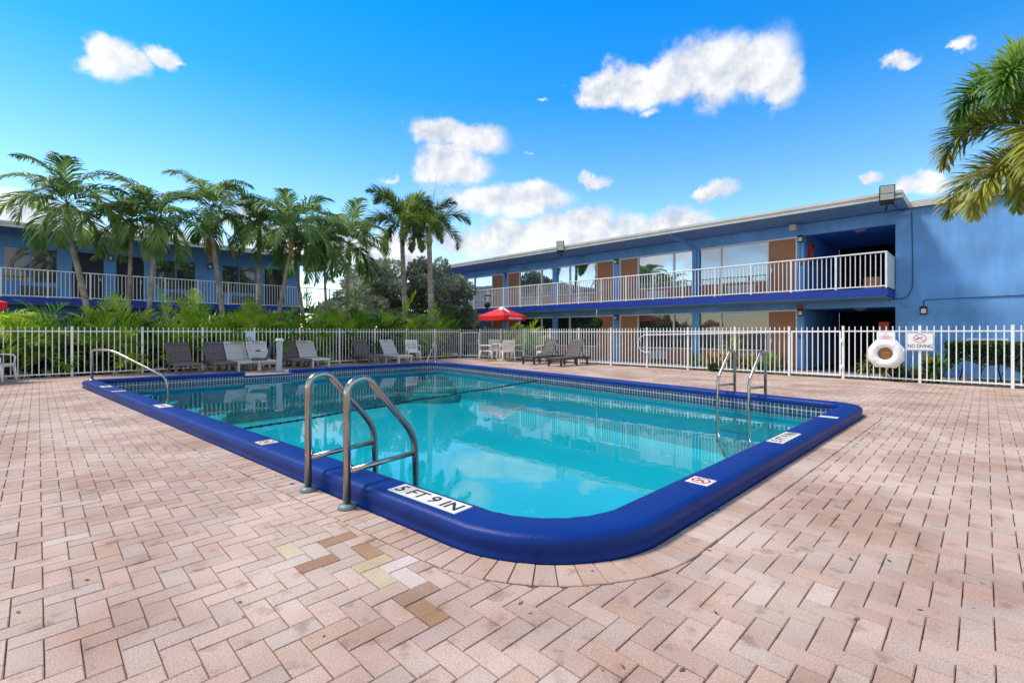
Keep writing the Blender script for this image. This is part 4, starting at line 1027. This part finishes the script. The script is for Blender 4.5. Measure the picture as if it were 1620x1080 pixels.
p0_, _ = onfence(1246, 520, .05); z0_ = 1.215; p1_, _ = onfence(1024, 528, .05)
hk = thing('rescue_hook', 'long white rescue pole with a hook lying along the fence near the breezeway gate', 'rescue pole', (p0_.x, p0_.y, 0))
q0 = Vector((0, 0, 1.215)); q1 = Vector((p1_.x-p0_.x, p1_.y-p0_.y, 1.12)); dv_ = (q1-q0).normalized()
MB().tube([q0, q1], .016, 8).build('pole', 'white', hk)
hp = [q1]
for k in range(15):
    a = PI*1.15*k/14; hp.append(q1+Vector((dv_.x, dv_.y, 0))*(.02+.3*math.sin(a))+Vector((0, 0, -.3*(1-math.cos(a)))))
MB().tube(hp, .011, 6).build('hook', 'white', hk)

# ------------------------------------------------------------------ vegetation
def frond(L, e0, droop, nl, ll, lw, sag, seed, bush=False, wid=.012, vee=.35):
    """pinnate frond starting at the origin, heading +x, first elevation e0; returns (leaflets MB, midrib MB)"""
    r = random.Random(seed); lf_ = MB(); pts = []; p = Vector((0, 0, 0)); N = 26; tan = []
    for i in range(N+1):
        t = i/N; e = e0-droop*t**1.35; d = Vector((math.cos(e), 0, math.sin(e))); pts.append(p.copy()); tan.append(d); p = p+d*L/N
    side0 = .05*r.uniform(-1, 1)
    rib = MB().tube([q+Vector((0, side0*(i/N)**2*L, 0)) for i, q in enumerate(pts)], [wid*(1-.85*i/N) for i in range(N+1)], 5)
    for k in range(nl):
        t = .14+.86*(k+.5)/nl; i = min(N-1, int(t*N)); f_ = t*N-i
        q = pts[i].lerp(pts[i+1], f_); q = q+Vector((0, side0*t*t*L, 0)); d = tan[i]; up = Vector((-d.z, 0, d.x))
        length = ll*(.45+.9*math.sin(PI*min(1, t*.82+.1)))*(1-.5*max(0, t-.75)/.25)*r.uniform(.85, 1.12)
        rolls = ((-1, 0), (1, 0)) if not bush else tuple((r.choice((-1, 1)), r.uniform(-1.6, 1.6)) for _ in range(5))
        for s, ro_ in rolls:
            a = math.radians(r.uniform(42, 62))*(1-.45*t); lat = Vector((0, s, 0))*math.cos(vee+ro_)+up*math.sin(vee+ro_)
            dr = (d*math.cos(a)+lat*math.sin(a)).normalized()
            dr = (dr+Vector((r.uniform(-.12, .12), r.uniform(-.12, .12), r.uniform(-.1, .1)))).normalized()
            wv = dr.cross(up if abs(dr.dot(up)) < .9 else d).normalized()*lw/2
            wv = (Matrix.Rotation(r.uniform(-.5, .5), 3, dr) @ wv)
            m1 = q+dr*length*.38; d2 = (dr+Vector((0, 0, -sag*.6))).normalized(); m2 = m1+d2*length*.34; d3 = (d2+Vector((0, 0, -sag))).normalized(); m3 = m2+d3*length*.3
            lf_.add([q-wv*.5, q+wv*.5, m1-wv, m1+wv, m2-wv*.75, m2+wv*.75, m3], [(0, 1, 3, 2), (2, 3, 5, 4), (4, 5, 6)])
    return lf_, rib
def frond_mesh(name, mleaf, *a, **k):
    lf_, rib = frond(*a, **k); nl = len(lf_.f); lf_.add(rib.v, rib.f, True)
    me = lf_.mesh(name); me.materials.append(M[mleaf]); me.materials.append(M['rachis'])
    me.polygons.foreach_set('material_index', [0]*nl+[1]*(len(me.polygons)-nl)); return me
ANG = [78, 66, 54, 42, 28, 12, -8]
PALM = [[frond_mesh('frond', 'palm', 2.1-.1*abs(i-3)/3, math.radians(a), math.radians(98+6*i-18*v), 40, .54, .048, .9, 10*i+v) for v in (0, 1)] for i, a in enumerate(ANG)]
FOX = [[frond_mesh('frond', 'fox', 2.5, math.radians(a), math.radians(108+8*i-10*v), 62, .5, .042, .3, 100+10*i+v, bush=True) for v in (0, 1)] for i, a in enumerate([78, 58, 38, 18])]
FOXG = frond_mesh('frond', 'foxg', 2.2, math.radians(60), math.radians(130), 46, .46, .036, .3, 161, bush=True)
DEAD = [frond_mesh('dead_frond', 'dead', 1.7, math.radians(-48), math.radians(38), 30, .34, .04, .9, 900+k) for k in range(2)]
def palm(base, top, label, r0=.10, seed=0, nf=13, kind='palm', bend=.25, sc=1.0, dead=0, shaft=.75, group='palms behind the pool fence', deadaz=None):
    """trunk from base to the crown point top"""
    rr_ = random.Random(seed); base = Vector(base); top = Vector(top)
    t = thing('palm_tree', label, 'palm tree', base, 0, group); T = top-base; N = 44; pts = []; rs = []
    sh = min(.8, shaft*sc); 
    for i in range(N+1):
        u = i/N; p = Vector((T.x*(u+bend*u*(1-u)), T.y*u, (T.z-sh)*u)); pts.append(p)
        rs.append(r0*(1.25-.25*min(1, u*6))*(1-.28*u)*(1+.05*(i % 2))+(.05*max(0, .06-u)/.06))
    MB().tube(pts, rs, 10).build('trunk', 'trunk', t)
    d = (Vector(T)-pts[-1]).normalized()
    MB().tube([pts[-1]-d*.03, pts[-1]+d*sh*.25, pts[-1]+d*sh*.6, T+d*.06], [r0*.82, r0*.98, r0*.72, r0*.45], 10).build('crownshaft', 'shaft', t)
    az0 = rr_.uniform(0, 6.28)
    for k in range(nf):
        u = k/(nf-1); bank = PALM if kind == 'palm' else FOX
        lv = min(len(bank)-1, int(u**.8*len(bank))); me = bank[lv][rr_.randrange(2)]
        o = inst('frond', me, t, T+Vector((0, 0, -.06*u)), az0+k*2.39996+rr_.uniform(-.25, .25)); s = sc*rr_.uniform(.88, 1.08); o.scale = (s, s*rr_.choice((-1, 1)), s)
    for k in range(dead):
        o = inst('dead_frond', DEAD[k % 2], t, T+Vector((0, 0, -.3)), (deadaz if deadaz is not None else rr_.uniform(0, 6.28))+k*2.0); o.scale = (sc,)*3
    return t
pl0 = LF0+LN*1.9
def palm_at(pxb, pxc, pyc, label, off=0.0, **kw):
    o_ = pl0+LN*off; a = (pxb-810)/F; s = (a*o_.y-o_.x)/(LD.x-a*LD.y); b_ = o_+LD*s
    Yc = b_.y+kw.pop('dy', 0); top = ((pxc-810)/F*Yc, Yc, H+(HOR-pyc)/F*Yc)
    return palm((b_.x, b_.y, GROUND-.03), top, label, **kw)
palm_at(158, 106, 322, 'leaning palm with ringed grey trunk, closest to the umbrella at the fence', seed=1, r0=0.098, bend=-.3, nf=17, sc=1.02)
palm_at(200, 207, 352, 'slim palm with straight trunk beside the leaning palm', seed=2, off=.1, r0=0.070, nf=14, sc=.8, bend=.1)
palm_at(229, 246, 344, 'palm with dark lower trunk between the slim straight palm and the dead-frond palm', seed=3, off=-.2, r0=0.082, nf=15, sc=.92, bend=-.3)
palm_at(362, 334, 330, 'palm with a dry golden dead frond hanging by its trunk', seed=4, r0=0.090, nf=17, dead=2, deadaz=.1, bend=-.2, sc=1.02)
palm_at(412, 410, 358, 'palm with straight pale trunk beside the one with the dead frond', seed=5, off=.2, r0=0.098, nf=15, sc=.95)
palm_at(428, 460, 362, 'palm with a brown stub under its crown, leaning away from the straight pale palm', seed=6, off=-.2, r0=0.090, nf=17, sc=1.1, bend=-.2, dead=0)
stp = [o for o in bpy.data.objects if o.name.startswith('palm_tree') and 'brown stub' in o.get('label', '')][0]; k_ = Vector((-.55, -.1, 0))
ct = [c for c in stp.children if c.name.startswith('crownshaft')][0]; v0 = ct.data.vertices[0].co
MB().tube([Vector(v0)+Vector((.0, -.1, .05)), Vector(v0)+Vector((-.08, -.2, .32))], [.09, .06], 8).tube([Vector(v0)+Vector((.0, -.1, .02)), Vector(v0)+Vector((.12, -.2, -.3))], [.07, .05], 8).build('dead_stub', 'card', stp)
palm_at(490, 468, 400, 'short palm leaning into the crown of its taller neighbour above the pool lift', seed=7, off=.4, r0=0.082, nf=13, sc=.9, bend=-.2)
palm_at(519, 513, 378, 'dark slim palm between the short leaning palm and the silver-leaved tree', seed=8, off=.6, r0=0.066, nf=14, sc=1.0)
palm_at(545, 553, 384, 'palm with a gently curved trunk standing before the silver-leaved tree', seed=9, off=0, r0=0.090, nf=16, sc=1.15, bend=-.3)
b_ = Vector((-5.35, 24.2)); Y_ = b_.y; palm((b_.x, b_.y, GROUND-.03), ((636-810)/F*Y_, Y_, H+(HOR-352)/F*Y_), 'foxtail palm with plain grey trunk rising before the silver-leaved tree', r0=.15, seed=21, nf=12, kind='fox', sc=1.02, bend=0, shaft=.9)
b_ = Vector((-3.82, 22.95)); Y_ = b_.y; fx = palm((b_.x, b_.y, GROUND-.03), ((679-810)/F*Y_, Y_, H+(HOR-362)/F*Y_), 'foxtail palm with a bright green plume and thin upright spear leaf beside the corner gate', r0=.16, seed=23, nf=10, kind='fox', sc=.9, bend=0, shaft=.9)
tp_ = Vector(((679-810)/F*Y_, Y_, H+(HOR-362)/F*Y_))-Vector(fx.location); o = inst('frond', FOXG, fx, tp_, PI*1.08); o.scale = (.85,)*3
MB().tube([tp_, tp_+Vector((.2, 0, 1.4)), tp_+Vector((.4, 0, 2.75))], [.022, .014, .004], 6).build('spear_leaf', 'rachis', fx)
# large foxtail whose fronds hang into view on the right
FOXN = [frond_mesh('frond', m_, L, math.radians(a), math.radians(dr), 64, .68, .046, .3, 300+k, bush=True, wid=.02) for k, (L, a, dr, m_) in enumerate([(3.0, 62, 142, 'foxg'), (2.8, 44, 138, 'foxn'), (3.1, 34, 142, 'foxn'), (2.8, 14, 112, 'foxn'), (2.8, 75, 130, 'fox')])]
bx = Vector((11.55, 10.2)); bigp = thing('palm_tree', 'large foxtail palm reaching over the end wall with yellow-green bushy fronds', 'palm tree', (bx.x, bx.y, GROUND-.03), 0, 'foxtail palms')
zc_ = H+(HOR-262)/F*bx.y-GROUND
MB().tube([(0, 0, zc_*k/30) for k in range(31)], [.19*(1.2-.3*k/30)*(1+.04*(k % 2)) for k in range(31)], 12).build('trunk', 'trunk', bigp)
MB().tube([(0, 0, zc_-.05), (0, 0, zc_+.3), (0, 0, zc_+.7), (0, 0, zc_+.9)], [.14, .17, .12, .07], 12).build('crownshaft', 'shaft', bigp)
for az_, k, dz, s in ((PI*1.02, 0, .75, .95), (PI*1.14, 0, .8, 1.02), (PI*.93, 1, .55, .9), (PI*1.2, 2, .15, .98), (PI*1.04, 3, -.05, .85), (PI*.86, 3, .1, .8), (PI*1.3, 2, .3, 1), (PI*.5, 4, .7, 1), (.2, 0, .7, 1), (.9, 2, .5, 1), (-.6, 1, .6, 1), (-1.4, 4, .7, 1)):
    o = inst('frond', FOXN[k], bigp, (0, 0, zc_+dz), az_); o.scale = (s,)*3
# areca clumps
def areca_mesh(seed, m, nf=17, hgt=1.0, lean=1.0):
    r = random.Random(seed); mb = MB(); nl = 0; stems = MB()
    for k in range(nf):
        u = (k+.5)/nf; L = (1.25+.85*(1-u)*r.uniform(.7, 1.1))*hgt; e0 = math.radians(88-36*u*lean+r.uniform(-5, 5))
        lf_, rib = frond(L, e0, math.radians(55+60*u+r.uniform(-12, 16)), 26, .36, .03, .35, seed*50+k, vee=.55, wid=.012)
        rot = Matrix.Rotation(k*2.4+r.uniform(-.3, .3), 3, 'Z'); off = Vector((r.uniform(-.25, .25), r.uniform(-.2, .2), r.uniform(.0, .35)*hgt))
        mb.add([rot @ Vector(v)+off for v in lf_.v], lf_.f); stems.add([rot @ Vector(v)+off for v in rib.v], rib.f, True)
        stems.tube([(off.x*.6, off.y*.6, 0), off+Vector((0, 0, .03))], .014, 5)
    a = mb.mesh('foliage'); a.materials.append(M[m]); b = stems.mesh('stem'); b.materials.append(M['rachis']); return a, b
AR = [areca_mesh(k, 'areca' if k < 3 else 'arecad', hgt=(1.0, .92, 1.08, .95, 1.0)[k]) for k in range(5)]
PALM_SPOTS = [(20, 'hedge end beyond the leaning palm'), (152, 'leaning ringed palm'), (201, 'slim straight palm'), (231, 'dark-trunked palm'), (357, 'palm with the dead frond'), (412, 'straight pale palm'), (433, 'palm with the brown stub'),
  (488, 'short leaning palm'), (521, 'dark slim palm'), (545, 'gently curved palm'), (643, 'plain grey foxtail palm'), (684, 'foxtail palm by the corner gate')]
ra_ = random.Random(5); o_ = LF0+LN*.85; k = 0; s = -4.0
while s < 14.6:
    rowoff = ra_.uniform(-.15, .35) if k % 2 else ra_.uniform(.3, .7); p = o_+LD*s+LN*rowoff
    vi = ra_.choice((0, 1, 2, 0, 1, 3) if s < 8 else (3, 4, 1, 4, 2)); sc = ra_.uniform(.88, 1.12)
    tone = ('bright yellow-green', 'deep green')[vi > 2]
    nb_ = min(PALM_SPOTS, key=lambda q_: abs(q_[0]-(810+F*p.x/p.y)))
    t = thing('areca_palm', tone+' areca palm behind the fence by the '+nb_[1], 'palm shrub', (p.x, p.y, GROUND), ra_.uniform(0, 6.28), 'areca palms behind the fence'); t.scale = (sc*1.15, sc*1.15, sc*1.24)
    link('foliage', AR[vi][0], t); link('stem', AR[vi][1], t); s += ra_.uniform(.48, .72); k += 1
for (px, Y, vi, sc) in ((772, 24.6, 3, .95), (805, 24.4, 0, .9), (835, 24.2, 0, 1.0), (850, 23.9, 1, .85)):
    t = thing('areca_palm', 'areca palm growing outside the fence behind the umbrella table', 'palm shrub', ((px-810)/F*Y, Y, GROUND), px, 'areca palms behind the umbrella'); t.scale = (sc,)*3
    link('foliage', AR[vi][0], t); link('stem', AR[vi][1], t)
# leaf masses
def leaf_blob(lumps, n, size, seed, elong=1.8, fill=.25):
    r = random.Random(seed); mb = MB(); tot = sum(l[3]*l[4] for l in lumps)
    for cx, cy, cz, rx, rz in lumps:
        for _ in range(int(n*rx*rz/tot)):
            z = r.uniform(-1, 1); a = r.uniform(0, 2*PI); q = math.sqrt(1-z*z); d = Vector((q*math.cos(a), q*math.sin(a), z)); k = 1-abs(r.gauss(0, fill))
            p = Vector((cx, cy, cz))+Vector((d.x*rx, d.y*rx, d.z*rz))*k
            u = (d+Vector((r.gauss(0, .6), r.gauss(0, .6), r.gauss(0, .6)+.2))).normalized(); w = u.cross(Vector((r.gauss(0, 1), r.gauss(0, 1), r.gauss(0, 1)))).normalized()
            L = size*r.uniform(.6, 1.3); v = u*L*elong/2; w = w*L/2
            mb.add([p-v, p+w, p+v, p-w], [(0, 1, 2, 3)])
    return mb
def bush_tree(loc, W_, H_, label, seed, n=9000, size=.12):
    r = random.Random(seed); t = thing('silver_buttonwood', label, 'tree', loc, 0, 'silver-leaved trees'); lumps = []
    for k in range(52):
        a = r.uniform(0, 2*PI); u = r.random()**.6; z = r.uniform(.12, .93); w = math.sin(min(1, (1-z)*1.6)*PI/2)**.7
        lumps.append((math.cos(a)*u*W_*.5*w, math.sin(a)*u*W_*.5*w, z*H_, W_*r.uniform(.09, .17), H_*r.uniform(.07, .13)))
    leaf_blob(lumps, n, size, seed).build('crown', 'silver', t)
    tr_ = MB()
    for k in range(6):
        l = lumps[k*3]; tr_.tube([(r.uniform(-.15, .15), r.uniform(-.15, .15), 0), (l[0]*.35, l[1]*.35, l[2]*.5), (l[0], l[1], l[2])], [.11, .07, .025], 6)
    tr_.build('trunk', 'trunkd', t); return t
bush_tree((-7.7, 26.4, GROUND), 5.8, 5.4, 'broad silver-leaved tree between the curved palm and the foxtail palms', 31, 26000, .11)
bush_tree((-4.7, 27.0, GROUND), 5.0, 5.6, 'silver-leaved tree behind the foxtail palms, reaching the railing of the brown door wing', 32, 24000, .11)
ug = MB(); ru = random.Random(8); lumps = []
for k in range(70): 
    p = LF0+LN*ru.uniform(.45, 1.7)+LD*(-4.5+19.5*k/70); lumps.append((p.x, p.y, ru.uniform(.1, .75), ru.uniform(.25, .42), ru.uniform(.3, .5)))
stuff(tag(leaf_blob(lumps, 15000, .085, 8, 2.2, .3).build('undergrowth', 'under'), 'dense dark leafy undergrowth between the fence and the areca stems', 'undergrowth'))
# clipped hedge by the end wall
def wl2(x, y, z): return w2(right, (x, y, z))
hd = thing('clipped_hedge', 'clipped dark green hedge along the blue end wall beneath the vent', 'hedge', wl2(1.5, -1.3, GROUND), -PI/4); rh = random.Random(2); mb = MB()
for _ in range(26000):
    x = rh.uniform(-.2, 7); y = rh.choice((-.42, -.42, rh.uniform(-.42, .42)))+rh.gauss(0, .045); top = rh.random() < .35; z = (1.06+rh.gauss(0, .03)) if top else rh.uniform(.42+.12*math.sin(x*3.1)+.08*math.sin(x*7.7), 1.08)
    if top: y = rh.uniform(-.42, .42)
    u = Vector((rh.gauss(0, 1), rh.gauss(0, 1)-.4, rh.gauss(0, 1)+.4)).normalized(); w = u.cross(Vector((rh.gauss(0, 1), rh.gauss(0, 1), rh.gauss(0, 1)))).normalized(); L = rh.uniform(.03, .055)
    p = Vector((x, y, z)); mb.add([p-u*L, p+w*L*.55, p+u*L, p-w*L*.55], [(0, 1, 2, 3)])
mb.build('foliage', 'hedge', hd); st2 = MB()
for k in range(16):
    x = .1+k*.43; st2.tube([(x, 0, 0), (x+rh.uniform(-.1, .1), rh.uniform(-.1, .1), .35), (x+rh.uniform(-.25, .25), rh.uniform(-.2, .2), .8)], [.022, .018, .008], 5); st2.tube([(x, 0, .2), (x+rh.uniform(-.3, .3), rh.uniform(-.2, .1), .7)], [.012, .006], 5)
st2.build('stem', 'trunkd', hd)
for k, (x, lab) in enumerate(((3.2, 'brown clay pot standing under the clipped hedge'), (4.0, 'squat brown pot beside the clay pot under the clipped hedge'))):
    o = tag(MB().lathe([(0, 0), (.19, 0), (.24, .3-.08*k), (.26, .32-.08*k), (.23, .32-.08*k), (.2, .26-.08*k), (0, .26-.08*k)], 18).build('plant_pot', 'terracotta'), lab, 'pot'); o.location = wl2(x, -2.1, GROUND)
# strap leaved plants
def strap_plant(loc, n, L, wd, label, m, seed, h0=.15, spread=1.0, group='strap-leaved plants outside the fence'):
    r = random.Random(seed); t = thing('strap_leaved_plant', label, 'plant', loc, r.uniform(0, 6), group); mb = MB(); stm = MB()
    heads = [(r.uniform(-.3, .3)*spread, r.uniform(-.25, .25)*spread, h0+r.uniform(0, 1)*L*.9) for _ in range(max(3, n//22))]
    for hx, hy, hz in heads:
        stm.tube([(hx*.7, hy*.7, 0), (hx, hy, hz)], [.02, .014], 5)
        for k in range(n//len(heads)):
            a = k*2.4+r.random(); e = math.radians(r.uniform(10, 85)); p = Vector((hx, hy, hz)); l = L*r.uniform(.5, 1); d = Vector((math.cos(a)*math.cos(e), math.sin(a)*math.cos(e), math.sin(e)))
            w = Vector((-math.sin(a), math.cos(a), 0))*wd/2; pts = [p]
            for j in range(3): d = (d+Vector((0, 0, -.28*(j+.6)))).normalized(); p = p+d*l/3; pts.append(p)
            mb.add([pts[0]-w*.5, pts[0]+w*.5, pts[1]-w, pts[1]+w, pts[2]-w*.8, pts[2]+w*.8, pts[3]], [(0, 1, 3, 2), (2, 3, 5, 4), (4, 5, 6)])
    mb.build('foliage', m, t); stm.build('stem', 'trunkd', t); return t
def outside(px, dist):
    s = qr(px); p = RF0+RD*s+RN*dist; a = (px-810)/F; s2 = (a*p.y-p.x)/(RD.x-a*RD.y); p = p+RD*s2; return (p.x, p.y, GROUND)
for i, (px, ds, n_, L, wd, lab, m_) in enumerate([
  (1110, .8, 150, .62, .035, 'spiky green plant behind the fence, farthest from the breezeway gate', 'arecad'),
  (1132, .5, 120, .5, .05, 'yellow and orange croton behind the fence among green strap leaves', 'orange'),
  (1155, 1.0, 150, .85, .05, 'tall green dracaena whose leaf tips rise above the fence', 'croton'),
  (1180, .6, 140, .6, .05, 'yellow-green croton between the dracaena and the gate', 'croton'),
  (1205, .9, 150, .6, .045, 'leafy dark green plant beneath the brown ground floor door', 'arecad'),
  (1226, .5, 110, .5, .04, 'small yellow-green plant beside the breezeway gate post', 'croton'),
  (1385, .6, 150, .5, .05, 'yellow-green plant behind the life ring', 'croton'),
  (1415, .8, 150, .55, .05, 'dense green plant between the life ring and the NO DIVING sign', 'arecad'),
  (1440, .5, 150, .5, .05, 'yellow-green plant below the NO DIVING sign', 'croton'),
  (1468, .7, 150, .55, .05, 'green strap-leaved plant next to the clipped hedge', 'arecad')]):
    strap_plant(outside(px, ds), n_, L, wd, lab, m_, 40+i)
cbg = tag(leaf_blob([(0, 0, .12, .16, .13), (.14, .05, .1, .12, .1)], 420, .05, 12, 1.3).build('small_shrub', 'hedge'), 'small round bright green shrub poking under the fence by the pool ladder', 'shrub'); p = outside(1128, -.05); cbg.location = (p[0], p[1], 0)
# potted ball topiary and lamp post
p = outside(944, 2.0); tp2 = thing('ball_topiary', 'round clipped ball topiary on a thin stem before the brown doors', 'topiary', p)
leaf_blob([(0, 0, 1.78, .24, .24)], 1500, .05, 3, 1.5, .1).build('crown', 'hedge', tp2); MB().tube([(0, 0, 0), (0, 0, 1.6)], .03, 8).build('stem', 'trunkd', tp2)
MB().tube([(0, 0, 1.9), (0, 0, 2.35)], .012, 6).build('stake', 'cream', tp2)
Yl = 24.3; lp = thing('garden_lamp', 'black garden lamp with a wide cap rising behind the red umbrella', 'lamp post', ((771-810)/F*Yl, Yl, GROUND)); zt_ = H+(HOR-467)/F*Yl-GROUND
MB().tube([(0, 0, 0), (0, 0, zt_-.62)], .035, 8).build('post', 'black', lp)
MB().lathe([(0, zt_-.66), (.08, zt_-.64), (.16, zt_-.56), (.17, zt_-.48), (.13, zt_-.4), (.05, zt_-.36), (0, zt_-.36)], 14).build('lantern_base', 'black', lp)
MB().lathe([(0, zt_+.02), (.1, zt_+.015), (.21, zt_-.03), (.2, zt_-.045), (0, zt_-.035)], 14).build('cap', 'black', lp)
for s in (-1, 1): MB().tube([(s*.05, 0, zt_-.37), (s*.17, 0, zt_-.03)], .012, 6).build('arm', 'black', lp)
# flecks and leaves on the bricks
fl = MB(); lv = MB(); r9 = random.Random(9)
for px, py, s in ((1134, 806, .05), (1128, 815, .02), (937, 903, .022), (594, 812, .018), (462, 765, .05), (436, 752, .02), (446, 757, .015), (420, 742, .015)):
    p = G(px, py); pts = [(p.x+s*math.cos(a)*r9.uniform(.5, 1)*.6, p.y+s*math.sin(a)*r9.uniform(.4, .9)*.5, .0028+.001*math.sin(a*2)) for a in [k*PI/4 for k in range(8)]]
    fl.add(pts, [tuple(range(8))])
for k in range(90):
    px, py = r9.uniform(20, 1600), r9.choice((r9.uniform(640, 1070), r9.uniform(600, 720)))
    p = G(px, py)
    if inside(p.xy, hole): continue
    s = r9.uniform(.008, .022); a = r9.uniform(0, 6.3); d = Vector((math.cos(a), math.sin(a), 0))*s; w = Vector((-d.y, d.x, 0))*.4
    lv.add([p-d+Vector((0, 0, .003)), p+w+Vector((0, 0, .006)), p+d+Vector((0, 0, .004)), p-w+Vector((0, 0, .003))], [(0, 1, 2, 3)])
stuff(tag(fl.build('paint_flecks', 'chip'), 'flecks of blue coping paint lying on the bricks', 'paint flecks')); stuff(tag(lv.build('fallen_leaves', 'leafd'), 'tiny dry leaves scattered over the brick paving', 'leaves'))
